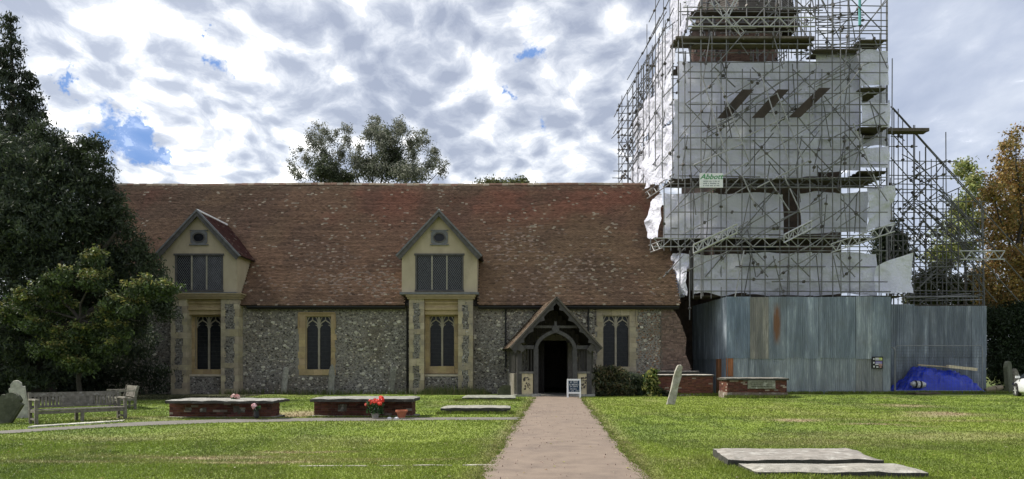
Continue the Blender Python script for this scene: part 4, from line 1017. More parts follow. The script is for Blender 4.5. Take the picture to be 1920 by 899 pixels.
for i, (a, b_, k, r) in enumerate(list(S.t)): S.c.append(a.lerp(b_, random.uniform(.1,.9))); S.c.append(a.lerp(b_, random.uniform(.1,.9)))
for k_ in range(3): truss(S.root, P(1236-k_*3, 95+k_*70, 52), P(1262, 55+k_*70, 50.4), (0,0,-.4), 'tube', 1.2, 5)
S.finish(120)
# --- raking scaffold on the east side
S = Scaff('raking_scaffold', 'bare raking tube scaffold sloping down to the right of the tower', (25, 47, 0)); R1 = S.root
TOP = lambda x: 200+(x-1672)*1.12
for i, x in enumerate((1668,1676,1684,1693,1702,1714,1725,1736,1746,1757,1768,1774,1785,1797,1812,1824,1837,1844)):
    for Y in ((46.6, 48.2) if i % 2 else (47.4,)):
        t_ = TOP(x)+random.uniform(-10,40); 
        if x in (1676,): t_ = 205
        if x == 1714: t_ = 235
        if x == 1774: t_ = 248
        S.tr(x+random.uniform(-1.5,1.5), t_, x+random.uniform(-1.5,1.5), 580, Y, k=.75)
for i, (y, e) in enumerate(((302,1797), (329,1798), (345,1754), (355,1770), (378,1848), (392,1790), (410,1852), (424,1800), (440,1846), (452,1848), (471,1846), (486,1846), (500,1830), (515,1845), (530,1840), (545,1845), (556,1840), (250,1700), (275,1720))):
    S.tr(1666, y, e, y+random.uniform(-2,2), (46.4,47.2,48)[i % 3], k=.75); 
    if i % 2: S.tr(1666+random.uniform(0,40), y+7, e-random.uniform(0,40), y+6, 48.4, k=.6)
for k_ in range(6):     # parallel rakers
    S.tr(1670, 200+k_*48, 1670+(372-k_*48)/1.12*.98 if k_ < 5 else 1780, 200+k_*48+(372-k_*48)*.98, 46.3+.1*k_, k=.7, r=1.1)
S.tr(1674, 202, 1842, 388, 46.2, k=.7, r=1.1); S.tr(1840, 380, 1846, 575, 46.2, k=.7)
for _ in range(85):
    x = random.uniform(1668,1825); y0 = TOP(x)+random.uniform(10,60); y = random.uniform(min(y0, 500), 520); L = random.uniform(22,70); s = random.choice([-1,1,1])
    x1 = min(max(x+s*L, 1667), 1846); S.tr(x, y, x1, min(y+L*random.uniform(.5,1.2), 572), random.choice([46.5,47.3,48.1]), k=.7)
for (a, b_, c, d) in ((1668,352,1776,300), (1720,348,1775,325), (1666,440,1775,300), (1700,470,1797,378), (1680,560,1735,400), (1690,400,1800,352)): S.tr(a, b_, c, d, 46.3, k=.7, r=1.1)
for i, (a, b_, k, r) in enumerate(list(S.t)): S.c.append(a.lerp(b_, random.uniform(.1,.9))); S.c.append(a.lerp(b_, random.uniform(.2,.8)))
board(R1, PX(1666,45.5), PX(1742,45.5), 45.5, 46.2, PZ(246,45.5), t=.2, k=.8)
truss(R1, P(1800,471,46), P(1884,471,46), (0,0,-.52), 'alu', 1.1, 8, r=.04)
for k_ in range(7):      # stored tubes and debris lying across the low lift
    S.tr(1690+k_*8, 558+random.uniform(-6,8), 1830+random.uniform(-20,14), 556+random.uniform(-8,10), 45.9+k_*.12, k=1.2)
board(R1, PX(1668,46), PX(1846,46), 46, 47.4, PZ(573,46), k=.7)
S.finish(150)
# --- scaffolder's name board
sg = thing('company_sign', 'small white sign with green company lettering tied to the scaffold', 'sign', tuple(P(1333.5, 352, 42.3)))
Ys = 42.3; a = P(1312, 352, Ys); b_ = P(1355.5, 325, Ys)
m = MB(); m.box(a.x, b_.x, Ys, Ys+.03, a.z, b_.z); part('panel', m, M['white'], sg)
def text(body, size, loc, mat, parent, name='lettering', shear=0, align='CENTER', sx=1.0):
    cu = bpy.data.curves.new(name, 'FONT'); cu.body = body; cu.size = size; cu.align_x = align; cu.shear = shear; cu.extrude = .002; cu.offset = .006*size/.3; cu.resolution_u = 2
    o = bpy.data.objects.new(name, cu); COL.objects.link(o); o.rotation_euler = (math.pi/2, 0, 0)
    dg = bpy.context.evaluated_depsgraph_get(); me = bpy.data.meshes.new_from_object(o.evaluated_get(dg)); bpy.data.objects.remove(o)
    q = bpy.data.objects.new(name, me); COL.objects.link(q); me.materials.clear(); me.materials.append(mat); q.rotation_euler = (math.pi/2, 0, 0); q.scale = (sx, 1, 1)
    q.parent = parent; q.location = Vector(loc)-woff(parent); return q
GREEN = mk('sign_green', (.06,.28,.10), (.06,.24,.10), 4, rough=.5); DK = mk('sign_grey', (.16,.19,.20), (.16,.18,.2), 4, rough=.5)
cx_ = (a.x+b_.x)/2; text('Abbott', .42, (cx_, Ys-.006, PZ(336.2,Ys)), GREEN, sg, shear=.35, sx=1.05)
m = MB(); rs2 = random.Random(3)            # three rows of print too small to read in the photograph
for i in range(3):
    x = cx_-.46; z = PZ(340.5+i*4.0, Ys)-.03
    while x < cx_+.44:
        q = rs2.uniform(.02, .05); m.box(x, x+q, Ys-.007, Ys-.002, z, z+rs2.uniform(.05, .075)); x += q+(.02 if rs2.random() < .85 else .07)
part('small_print', m, DK, sg, kind='stuff')

# ================================================================== HOARDING
random.seed(33)
hd = thing('hoarding', 'tall weathered corrugated iron hoarding in front of the tower scaffold', 'hoarding', (17, 42.6, 0))
def sheet(parent, a, b, z0, z1, tint, mat='corr', off=0.0, lab=None):
    """corrugated sheet from plan point a to b"""
    a = Vector((a[0], a[1])); b = Vector((b[0], b[1])); L = (b-a).length; d = (b-a)/L; nr = Vector((d.y, -d.x)); nw = max(2, round(L/.125)); pts = []
    for i in range(nw*4+1): 
        s = i/(nw*4); q = d*(L*s)+nr*(off+.03*math.sin(2*math.pi*i/4+.4)); pts.append(q)
    m = MB(); n = len(pts); lean = random.uniform(-.012,.012)
    V = [(p.x, p.y, 0) for p in pts]+[(p.x+nr.x*lean, p.y+nr.y*lean, z1-z0+random.uniform(-.0,.0)) for p in pts]
    V += [(p.x-nr.x*.004, p.y-nr.y*.004, 0) for p in pts]+[(p.x+nr.x*(lean-.004), p.y+nr.y*(lean-.004), z1-z0) for p in pts]
    F = [(i, i+1, n+i+1, n+i) for i in range(n-1)]+[(2*n+i+1, 2*n+i, 3*n+i, 3*n+i+1) for i in range(n-1)]
    m.add(V, F); me = m.mesh('corrugated_sheet'); me.polygons.foreach_set('use_smooth', [True]*len(me.polygons))
    o = link('corrugated_sheet', me, M[mat], parent, Vector((a.x, a.y, z0))-woff(parent)); o.color = (*tint, 1)
    if lab: o['label'] = lab
    return o
HY = 42.6; ZS = PZ(671, HY); ZT = PZ(557, HY)
up = [1362,1406,1441,1474,1508,1535,1568,1604,1634,1668.5]
tints = [tuple(c*random.uniform(.85,1.2) for c in [1])*3 if False else q for q in ((.85,.95,1.05), (.95,.82,.66), (.92,.95,.96), (.92,.97,1.0), (1.0,1.05,1.1), (.88,.93,.97), (.9,.96,1.0), (1.1,1.12,1.12), (.86,.92,.96))]
for i in range(9):
    z1 = ZT+random.uniform(-.02,.03); sheet(hd, (PX(up[i],HY), HY), (PX(up[i+1],HY)+.05, HY), ZS-.06+random.uniform(-.02,.05), z1, tints[i], 'corrrust' if i == 2 else 'corr', .03+.012*(i % 2), {1: 'brownish corrugated sheet', 2: 'corrugated sheet with a rust streak'}.get(i))
lo = [1375,1404,1441,1476,1510,1540,1575,1605,1624,1655,1668]
for i in range(10):
    t_ = random.uniform(.95,1.25); sheet(hd, (PX(lo[i],HY), HY), (PX(lo[i+1],HY)+.05, HY), -.1, ZS+.05, (t_*1.02, t_*1.02, t_) if i not in (7,8) else (t_*1.0, t_*.93, t_*.84), 'corr', -.02+.01*(i % 2))
sheet(hd, (PX(1361.5,HY), HY), (PX(1375.5,HY), HY), 1.0, ZS+.04, (1.7,.62,.25), 'corr', -.01, 'narrow rusty orange sheet'); sheet(hd, (PX(1361.5,HY), HY), (PX(1375.5,HY), HY), -.1, 1.0, (1.1,1.1,1.1), 'corr', -.01)
# west return going back, tint raised to paint in the light on that side
A0 = (PX(1300,49.4), 49.4); A1 = (PX(1363,HY), HY)
for i in range(7):
    t0, t1 = i/7, (i+1)/7+.004; p = tuple(A0[k]+(A1[k]-A0[k])*t0 for k in (0,1)); q = tuple(A0[k]+(A1[k]-A0[k])*t1 for k in (0,1)); t_ = random.uniform(1.3,1.7)
    sheet(hd, p, q, ZS-.06, ZT+random.uniform(-.01,.02), (t_,t_*1.04,t_*1.06), 'corr', .03)
    sheet(hd, p, q, -.1, ZS+.05, (1.6,.7,.3) if i == 5 else (t_*.95,t_*.98,t_), 'corr', -.01)
# east part, set back
HY2 = 45.3; ZT2 = PZ(574, HY2); ZS2 = PZ(668, HY2); rp = [1655,1682,1713,1742,1770,1800,1822,1848]
for i in range(7):
    dk = (1,1.05,.9,.72,.82,.78,1.0,1.05)[i]; t_ = dk*random.uniform(.85,1.0)
    sheet(hd, (PX(rp[i],HY2), HY2), (PX(rp[i+1],HY2)+.04, HY2), ZS2-.05, ZT2+(.1 if i < 2 else 0), (t_*.92,t_*.95,t_), 'corr', .03, None)
    sheet(hd, (PX(rp[i],HY2), HY2), (PX(rp[i+1],HY2)+.04, HY2), -.1, ZS2+.05, (t_*.9,t_*.93,t_*.97), 'corr', -.01)
m = MB(); m.box(PX(1668,HY)+.02, PX(1668,HY)+.09, HY+.06, HY2-.06, 0, ZT); part('return_panel', m, M['corr'], hd, color=(.7,.7,.7))
for px in range(1385, 1660, 40):
    m = MB(); x = PX(px, HY+.12); m.box(x-.05, x+.05, HY+.07, HY+.17, 0, ZT-.1); part('post', m, M['board'], hd)
# notice on the hoarding
nt = thing('safety_notice', 'black site notice with coloured safety panels fixed to the hoarding', 'notice', tuple(P(1645.5, 692, 42.5)))
Yn = HY-.085; a = P(1635.5, 691.5, Yn); b_ = P(1655.5, 669, Yn); m = MB(); m.box(a.x, b_.x, Yn-.01, Yn+.03, a.z, b_.z); bp = part('panel', m, M['black'], nt)
def flat(c): return mk('notice_ink', c, c, 4, rough=.6)
C_ = {'w': flat((.62,.62,.60)), 'y': flat((.55,.60,.18)), 'b': flat((.22,.18,.42)), 'r': flat((.42,.25,.22))}
wd = b_.x-a.x; ht = b_.z-a.z
for (u0, u1, v0, v1, c) in ((.28,.6,.68,.9,'w'), (.6,.92,.68,.9,'y'), (.28,.92,.40,.60,'b'), (.28,.58,.30,.38,'w'), (.6,.92,.24,.38,'r'), (.36,.56,.08,.18,'w'), (.68,.86,.08,.18,'r'), (.08,.2,.72,.86,'w'), (.08,.2,.42,.56,'w'), (.08,.22,.1,.24,'w')):
    m = MB(); m.box(a.x+u0*wd, a.x+u1*wd, Yn-.016, Yn-.011, a.z+v0*ht, a.z+v1*ht); part('notice_field', m, C_[c], bp)
for (u, v, c) in ((.60,.76,'b'), (.60,.47,'w')):
    m = MB()
    for i in range(3): m.box(a.x+.32*wd, a.x+.88*wd-i*.04, Yn-.021, Yn-.017, a.z+(v-.05+i*.045)*ht, a.z+(v-.035+i*.045)*ht)
    part('notice_line', m, C_[c], bp)

# ================================================================== TOMBS
def rough_slab(x0, x1, y0, y1, z0, z1, j=.012, ch=.02, seed=0, rot=0.0, nx=14, ny=6):
    """stone slab with worn edges and slightly uneven top"""
    nx = max(4, int((x1-x0)/.14)); ny = max(3, int((y1-y0)/.16)); U, Vv = np.meshgrid(np.linspace(0,1,nx+1), np.linspace(0,1,ny+1))
    X = x0+(x1-x0)*U; Y = y0+(y1-y0)*Vv; e = ((U < .001)|(U > .999)|(Vv < .001)|(Vv > .999))
    Zt = z1+(fbm(X,Y,2.5,seed,3)-.5)*j*1.6-e*(ch*.7+vn(X,Y,6,seed+2)*ch); ox = (fbm(X,Y,3,seed+5,3)-.5)*j*1.3; 
    T = np.stack([X+ox*e, Y+ox*e, Zt], -1).reshape(-1,3); m = MB(); b = [tuple(q) for q in T]
    F = [(r*(nx+1)+c, r*(nx+1)+c+1, (r+1)*(nx+1)+c+1, (r+1)*(nx+1)+c) for r in range(ny) for c in range(nx)]
    ring = [i for i in range(nx+1)]+[(r+1)*(nx+1)-1 for r in range(1, ny+1)]+[ny*(nx+1)+c for c in range(nx-1, -1, -1)]+[r*(nx+1) for r in range(ny-1, 0, -1)]
    n0 = len(b); lo = []
    cx_, cy_ = (x0+x1)/2, (y0+y1)/2
    for i in ring:
        q = b[i]; b.append((cx_+(q[0]-cx_)*1.004+random.uniform(-j,j)*.3, cy_+(q[1]-cy_)*1.006, q[2]-(z1-z0)*.35))
    for i in ring: q = b[i]; b.append((q[0]+random.uniform(-j,j)*.5, q[1]+random.uniform(-j,j)*.5, z0))
    N = len(ring)
    for k in range(N):
        k2 = (k+1) % N; F.append((ring[k2], ring[k], n0+k, n0+k2)); F.append((n0+k2, n0+k, n0+N+k, n0+N+k2))
    m.add(b, F); m.side_from = nx*ny
    return m
def brick_courses(parent, x0, x1, y0, y1, z0, z1, individual=True, pale=.06, sides=('f','l','r'), seed=0, tone=1.0):
    random.seed(seed); c_ = MB(); c_.box(x0+.012, x1-.012, y0+.012, y1-.012, z0, z1); core = part('brick_core', c_, M['bmortar'], parent)
    rows = max(1, round((z1-z0)/.075)); gz = (z1-z0)/rows; st = MB(); jobs = []
    for r in range(rows):
        za = z0+r*gz+.004; zb = za+gz-.009; off = .1125 if r % 2 else 0
        for sd in sides:
            a, b_ = (x0, x1) if sd == 'f' else (y0, y1); p = a-off
            while p < b_-.01:
                s = max(p, a)+.004; e = min(p+.225, b_)-.004; p += .225
                if e-s < .03: continue
                k = random.uniform(.6,1.3); d = random.uniform(0,.006)
                if sd == 'f': bx = (s, e, y0-d, y0+.05, za, zb)
                elif sd == 'l': bx = (x0-d, x0+.05, s, e, za, zb)
                else: bx = (x1-.05, x1+d, s, e, za, zb)
                q = random.random(); tint = (k*tone, k*tone*random.uniform(.85,1.1), k*tone*random.uniform(.85,1.2))
                if q < pale: tint = (2.3*k, 4.6*k, 5.5*k)
                jobs.append((bx, tint))
    if individual:
        for bx, t_ in jobs[:290]: m = MB(); m.box(*bx, j=.0015); part('brick', m, M['brick'], parent, color=t_)
        jobs = jobs[290:]
    if jobs:
        m = MB()
        for bx, t_ in jobs: m.box(*bx, col=(.165*t_[0], .066*t_[1], .044*t_[2]), j=.0015)
        part('brick', m, M['brickattr'], parent, colors=True, kind='stuff')
def flower_bunch(name, label, loc, hgt, spread, n, cols, pot=None, leafn=120, group=None):
    t = thing(name, label, 'flowers', loc); x, y, z = loc; m = MB(); f = MB(); s = MB(); heads = []
    if pot: pm = MB(); pm.lathe(pot[0], loc, 12); part('vase', pm, pot[1], t, color=(1,1,1)); z += pot[0][-1][1]*.9
    for i in range(n):
        an = random.uniform(0,6.28); r = spread*math.sqrt(random.random()); h = hgt*random.uniform(.55,1); p = Vector((x+r*math.cos(an), y+r*math.sin(an)*.7, z+h))
        s.tube((x+r*.2*math.cos(an), y, z), p, .006, n=4); c = random.choice(cols)
        for k in range(26):
            d = Vector((random.gauss(0,1), random.gauss(0,1), random.gauss(0,.8))).normalized(); q = p+d*.055*random.uniform(.5,1.2); a = d.orthogonal().normalized()*.026; b_ = d.cross(a); kk = random.uniform(.8,1.15)
            f.add([q-a-b_, q+a-b_, q+a+b_, q-a+b_], [(0,1,2,3)], (c[0]*kk, c[1]*kk, c[2]*kk))
    for i in range(leafn):
        an = random.uniform(0,6.28); r = spread*math.sqrt(random.random())*.9; p = Vector((x+r*math.cos(an), y+r*math.sin(an)*.7, z+hgt*.72*random.random())); d = Vector((random.gauss(0,1), random.gauss(0,1), random.gauss(0,1)+.5)).normalized()
        a = d.orthogonal().normalized()*.045; b_ = d.cross(a); k = random.uniform(.6,1.3); m.add([p-a, p-b_*.8, p+a, p+b_*.8], [(0,1,2,3)], (.045*k, .10*k, .03*k))
    part('stem', s, M['leaf'], t, colors=True, kind='stuff'); part('foliage', m, M['leaf'], t, colors=True, kind='stuff'); part('blossom', f, M['straw'], t, colors=True, kind='stuff'); return t
t1 = thing('chest_tomb', 'red brick chest tomb under a lichened slab, nearest the wooden bench', 'tomb', (-8.9, 23.1, 0))
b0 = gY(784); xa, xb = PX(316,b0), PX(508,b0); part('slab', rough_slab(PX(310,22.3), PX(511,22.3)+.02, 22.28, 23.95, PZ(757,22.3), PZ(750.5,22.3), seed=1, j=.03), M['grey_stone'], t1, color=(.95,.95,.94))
brick_courses(t1, xa, xb, b0+.05, 23.75, .03, PZ(757,22.3)-.004, seed=1, pale=.05, tone=.95)
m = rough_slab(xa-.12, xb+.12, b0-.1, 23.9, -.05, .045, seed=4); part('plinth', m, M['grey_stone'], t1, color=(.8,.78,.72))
for (u, v) in ((350,766), (377,768), (449,770), (441,765), (444,772)):
    q = P(u+random.uniform(-4,4), v, b0+.03); m = MB(); m.box(q.x-.1, q.x+.1, b0+.035, b0+.06, q.z-.07, q.z+.05, j=.02); part('patch', m, M['grey_stone'], t1, color=(.45,.43,.4))
t2 = thing('chest_tomb', 'red brick chest tomb with a stone slab and red geraniums in front', 'tomb', (-4.7, 23.7, 0))
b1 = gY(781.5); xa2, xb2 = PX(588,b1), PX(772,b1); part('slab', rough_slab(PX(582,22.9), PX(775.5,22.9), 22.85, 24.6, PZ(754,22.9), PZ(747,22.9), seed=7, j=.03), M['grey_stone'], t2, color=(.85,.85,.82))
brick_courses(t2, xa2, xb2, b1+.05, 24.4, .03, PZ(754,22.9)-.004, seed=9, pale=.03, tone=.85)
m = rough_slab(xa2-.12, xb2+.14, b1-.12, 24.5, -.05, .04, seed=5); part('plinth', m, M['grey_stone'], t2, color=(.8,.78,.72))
m = MB(); q = P(641, 765, b1); m.box(q.x-.14, q.x+.14, b1+.03, b1+.06, q.z-.1, q.z+.1, j=.02); part('patch', m, M['grey_stone'], t2, color=(.4,.38,.36))
random.seed(40)
flower_bunch('geranium', 'red geraniums flowering in a grey pot against the brick chest tomb', (PX(704,22.55), 22.5, .03), .50, .30, 15, [(.78,.07,.05), (.85,.16,.12), (.9,.10,.06)], ([(.09,0),(.13,.12),(.15,.14)], M['grey_stone']), 260)
flower_bunch('flower_vase', 'pink flowers in a dark vase leaning on the chest tomb nearest the bench', (PX(481,22.1), 22.1, .04), .18, .11, 5, [(.75,.45,.45), (.85,.55,.55)], ([(.05,0),(.09,.06),(.07,.22),(.09,.26)], M['black']), 30)
flower_bunch('posy', 'small pink posy lying on top of the stone slab of the left chest tomb', (PX(440,22.9), 22.9, PZ(750.5,22.3)), .10, .12, 5, [(.8,.45,.42), (.8,.55,.5)], None, 20)
m = MB(); m.lathe([(.10,0),(.16,.17),(.185,.17),(.19,.23),(.15,.23),(.14,.18)], (PX(753,22.5), 22.5, .035), 18); tag(part('flower_pot', m, M['pot']), 'empty terracotta pot standing beside the geraniums', 'pot')
for i, (px, lab) in enumerate(((730,'white pebble beside the terracotta pot'), (743,'pale stone lying between the geraniums and the terracotta pot'))):
    m = rough_slab(PX(px,22.3)-.06, PX(px,22.3)+.06, 22.3, 22.38, .01, .07, seed=px); tag(part('pebble', m, M['white']), lab, 'stone')
# tombs on the right
t3 = thing('brick_tomb', 'long low red brick tomb with a pale stone top beside the leaning stone', 'tomb', (9.4, 41.2, 0))
Y3 = gY(742.5); x0, x1 = PX(1231,Y3), PX(1337,Y3); zt = PZ(706, Y3)
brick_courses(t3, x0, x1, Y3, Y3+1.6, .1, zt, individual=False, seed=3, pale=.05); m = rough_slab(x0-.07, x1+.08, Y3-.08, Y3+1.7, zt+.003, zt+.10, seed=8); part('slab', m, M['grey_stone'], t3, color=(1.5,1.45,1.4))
m = MB(); m.box(x0-.1, x1+.1, Y3-.12, Y3+1.7, -.05, .1, j=.02); part('plinth', m, M['grey_stone'], t3, color=(.6,.57,.52))
t3b = thing('brick_tomb', 'brick tomb with a grey slab standing directly behind the long low one', 'tomb', (9.3, 42.4, 0)); 
m = rough_slab(PX(1222,42.1), PX(1311,42.1), 42.02, 42.85, PZ(700,42), PZ(696.5,42)+.02, seed=18); part('slab', m, M['grey_stone'], t3b, color=(1.1,1.05,1.0)); m = MB(); m.box(PX(1226,42.1), PX(1306,42.1), 42.1, 42.8, 0, PZ(700,42)-.003); part('brick_core', m, M['bmortar'], t3b)
t4 = thing('brick_tomb', 'squat red brick tomb with an inscribed stone tablet on its front', 'tomb', (12.4, 38.4, 0))
Y4 = gY(746); x0, x1 = PX(1364,Y4), PX(1475,Y4); zt = PZ(713.5, Y4)
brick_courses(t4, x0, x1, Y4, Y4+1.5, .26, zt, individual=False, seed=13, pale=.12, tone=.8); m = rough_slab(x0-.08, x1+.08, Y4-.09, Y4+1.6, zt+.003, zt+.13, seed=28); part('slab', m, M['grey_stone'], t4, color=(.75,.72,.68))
m = MB(); m.box(x0-.03, x1+.03, Y4-.04, Y4+1.5, -.05, .26, j=.015); part('plinth', m, M['grey_stone'], t4, color=(.62,.50,.44))
a = P(1402, 729, Y4-.06); b_ = P(1453.5, 713.8, Y4-.06); m = MB(); m.box(a.x, b_.x, Y4-.10, Y4+.0, a.z, b_.z, j=.008); tb_ = part('tablet', m, M['grey_stone'], t4, color=(.7,.72,.62))
m = MB(); random.seed(6)
for r in range(3):
    x = a.x+.18
    while x < b_.x-.2: w_ = random.uniform(.02,.06); m.box(x, x+w_, Y4-.105, Y4-.099, a.z+.1+r*.11, a.z+.135+r*.11); x += w_+.03
part('inscription', m, M['black'], tb_, kind='stuff')
# flat ledger stones
def ledger(name, lab, x0, x1, y0, y1, z1, seed, col=(1,1,1), rot=0, z0=-.05, shear=0):
    m = rough_slab(x0, x1, y0, y1, z0, z1, seed=seed, j=.025, ch=.025); 
    if shear: m.v = [(x+(y-y0)*shear, y, z) for x, y, z in m.v]
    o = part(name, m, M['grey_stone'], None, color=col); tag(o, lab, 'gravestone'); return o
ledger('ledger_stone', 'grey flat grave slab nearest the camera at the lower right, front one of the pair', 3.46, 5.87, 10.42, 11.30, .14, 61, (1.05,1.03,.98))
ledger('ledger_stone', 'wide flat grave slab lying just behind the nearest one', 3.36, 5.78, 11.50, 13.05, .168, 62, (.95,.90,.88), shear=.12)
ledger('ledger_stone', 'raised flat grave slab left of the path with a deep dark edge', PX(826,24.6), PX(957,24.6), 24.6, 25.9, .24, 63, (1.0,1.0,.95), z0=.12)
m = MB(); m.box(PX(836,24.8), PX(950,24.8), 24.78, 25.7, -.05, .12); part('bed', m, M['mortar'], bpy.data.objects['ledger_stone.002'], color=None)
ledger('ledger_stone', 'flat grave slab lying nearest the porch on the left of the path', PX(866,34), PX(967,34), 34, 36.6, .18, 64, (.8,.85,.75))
# edging stones in the turf and along the bench
random.seed(52)
es = thing('stone_edging', 'line of sunken pale edging stones across the lawn left of the path', 'edging', (-2.4, 11.85, 0))
x = PX(560, 11.85)
while x < PX(903, 11.85):
    L = random.uniform(.3,.7); 
    if random.random() < .82: m = rough_slab(x, x+L, 11.83, 11.87+random.uniform(0,.03), -.06, .022+float(gh(x, 11.85)), seed=int(x*50)+900, j=.006, ch=.006); part('stone', m, M['grey_stone'], es, color=(1.3,1.25,1.1))
    x += L+random.uniform(.02,.2)
fs = thing('bench_flagstones', 'row of pale flagstones laid along the path edge in front of the bench', 'paving', (-12.6, 19.6, 0))
for i in range(5):
    px0 = 52+i*36; px1 = px0+34; ya = gY(804-i*2.35); yb = gY(804-(i+1)*2.35); xa_, xb_ = PX(px0, ya), PX(px1, yb); m = MB(); k = random.uniform(.8,1.5)
    m.add([(xa_, ya, .05), (xb_, yb, .05), (xb_-.1, yb+.42, .05), (xa_-.1, ya+.42, .05), (xa_, ya, -.03), (xb_, yb, -.03), (xb_-.1, yb+.42, -.03), (xa_-.1, ya+.42, -.03)], [(0,1,2,3), (4,5,1,0), (5,6,2,1), (6,7,3,2), (7,4,0,3)]); part('flagstone', m, M['grey_stone'], fs, color=(1.5*k,1.5*k,1.45*k))
# ================================================================== HEADSTONES
def headstone(lab, px, pyb, w_, h, d, top='round', lean=0, tilt=0, yaw=0, col=(1,1,1), Y=None, name='headstone', mat='grey_stone'):
    Y = Y or gY(pyb); m = MB(); n = 10; poly = [(-w_/2, 0)]
    if top == 'round': poly += [(-w_/2*math.cos(math.pi*i/n), h-w_*.45+w_*.45*math.sin(math.pi*i/n)) for i in range(n+1)]
    elif top == 'gothic': poly += [(-w_/2, h*.72), (-w_*.3, h*.9), (0, h), (w_*.3, h*.9), (w_/2, h*.72)]
    elif top == 'shoulder': poly += [(-w_/2, h*.82), (-w_*.36, h*.84), (-w_*.33, h*.92), (-w_*.15, h*.99), (0, h), (w_*.15, h*.99), (w_*.33, h*.92), (w_*.36, h*.84), (w_/2, h*.82)]
    elif top == 'broken': poly += [(-w_/2, h*.45), (-w_*.42, h*.7), (-w_*.3, h*.93), (-w_*.05, h), (w_*.2, h*.97), (w_*.42, h*.98), (w_*.5, h*.6)]
    poly += [(w_/2, 0)]
    poly = [(a+random.uniform(-.008,.008), b_) for a, b_ in poly]
    m.prism(poly, -d/2, d/2); ins = [(a*.86, (b_-h*.5)*.93+h*.5) for a, b_ in poly]
    m.prism(ins, -d/2-.012, -d/2-.001)
    R = Matrix.Rotation(yaw, 3, 'Z') @ Matrix.Rotation(tilt, 3, 'X') @ Matrix.Rotation(lean, 3, 'Y'); X = PX(px, Y)
    m.v = [tuple(R @ Vector(q)+Vector((X, Y, -.04))) for q in m.v]
    o = part(name, m, M[mat], None, color=col); return tag(o, lab, 'gravestone')
headstone('narrow pale headstone leaning right against the flint wall left of the ochre window', 531, 742, .30, 1.6, .12, 'round', math.radians(7), 0, .9, (1.0,1.0,.98), Y=42.2)
headstone('slender headstone standing under the right jamb of the ochre window', 620, 741, .34, 1.75, .12, 'gothic', math.radians(3), 0, .7, (.85,.85,.82), Y=42.3)
headstone('thin tilted headstone by the flint wall left of the middle downpipe', 732, 740, .32, 1.7, .12, 'round', math.radians(9), 0, .8, (.7,.7,.68), Y=42.4)
headstone('low round topped mossy headstone beside the porch', 949, 741, .95, .62, .16, 'round', 0, -.1, .1, (1,1,1), Y=40.8, mat='moss')
headstone('dark mossy headstone leaning hard at the left edge beside the bench', -6, 797, .60, 1.0, .16, 'shoulder', math.radians(30), 0, .2, (1,1,1), Y=20.6, mat='moss')
headstone('white lichen covered headstone behind the left end of the bench', 42, 772, .42, 1.22, .15, 'shoulder', math.radians(-8), .05, .5, (1.5,1.5,1.45), Y=22.6)
# leaning stone post
Yp = gY(758); m = MB(); a = P(1257, 760, Yp); b_ = P(1274.5, 685, Yp)
pts = [a.lerp(b_, t) for t in (0,.12,.3,.45,.6,.72,.85,.95,1)]; wd_ = (.17,.16,.15,.145,.15,.165,.125,.10,.07)
V_ = []; 
for p, w_ in zip(pts, wd_): 
    for (sx_, sy_) in ((-1,-1),(1,-1),(1,1),(-1,1)): V_.append((p.x+sx_*w_+random.uniform(-.02,.02), p.y+sy_*.09+random.uniform(-.02,.02), p.z+random.uniform(-.02,.02)))
F_ = [(i*4+k, i*4+(k+1)%4, i*4+4+(k+1)%4, i*4+4+k) for i in range(len(pts)-1) for k in range(4)]+[(len(V_)-4, len(V_)-3, len(V_)-2, len(V_)-1), (3,2,1,0)]
m.add(V_, F_); tag(part('stone_post', m, M['grey_stone'], None, color=(1.1,1.08,1.02)), 'tall pale broken stone post leaning right in front of the brick tomb', 'gravestone')
headstone('broken arch shaped headstone at the foot of the hedge', 1893, 730, .9, 2.0, .2, 'round', math.radians(-14), 0, .7, (1.5,1.5,1.5), Y=45.5, mat='moss')
headstone('small pointed headstone between the hedge and the white car', 1905, 730, .5, 1.5, .2, 'gothic', math.radians(-5), 0, .3, (.75,.72,.62), Y=45.8)
m = MB(); m.path([P(1848, 713, 44.5), P(1865, 709, 44.5), P(1878, 707, 44.7)], [.14,.17,.13], 10); tag(part('fallen_log', m, M['bark'], None), 'pale fallen log lying between the hoarding and the hedge', 'log'); bpy.data.objects['fallen_log'].data.materials[0] = M['pale_wood']; bpy.data.objects['fallen_log'].color = (.5,.48,.45,1)
bpy.data.objects['fallen_log'].location.z = .0
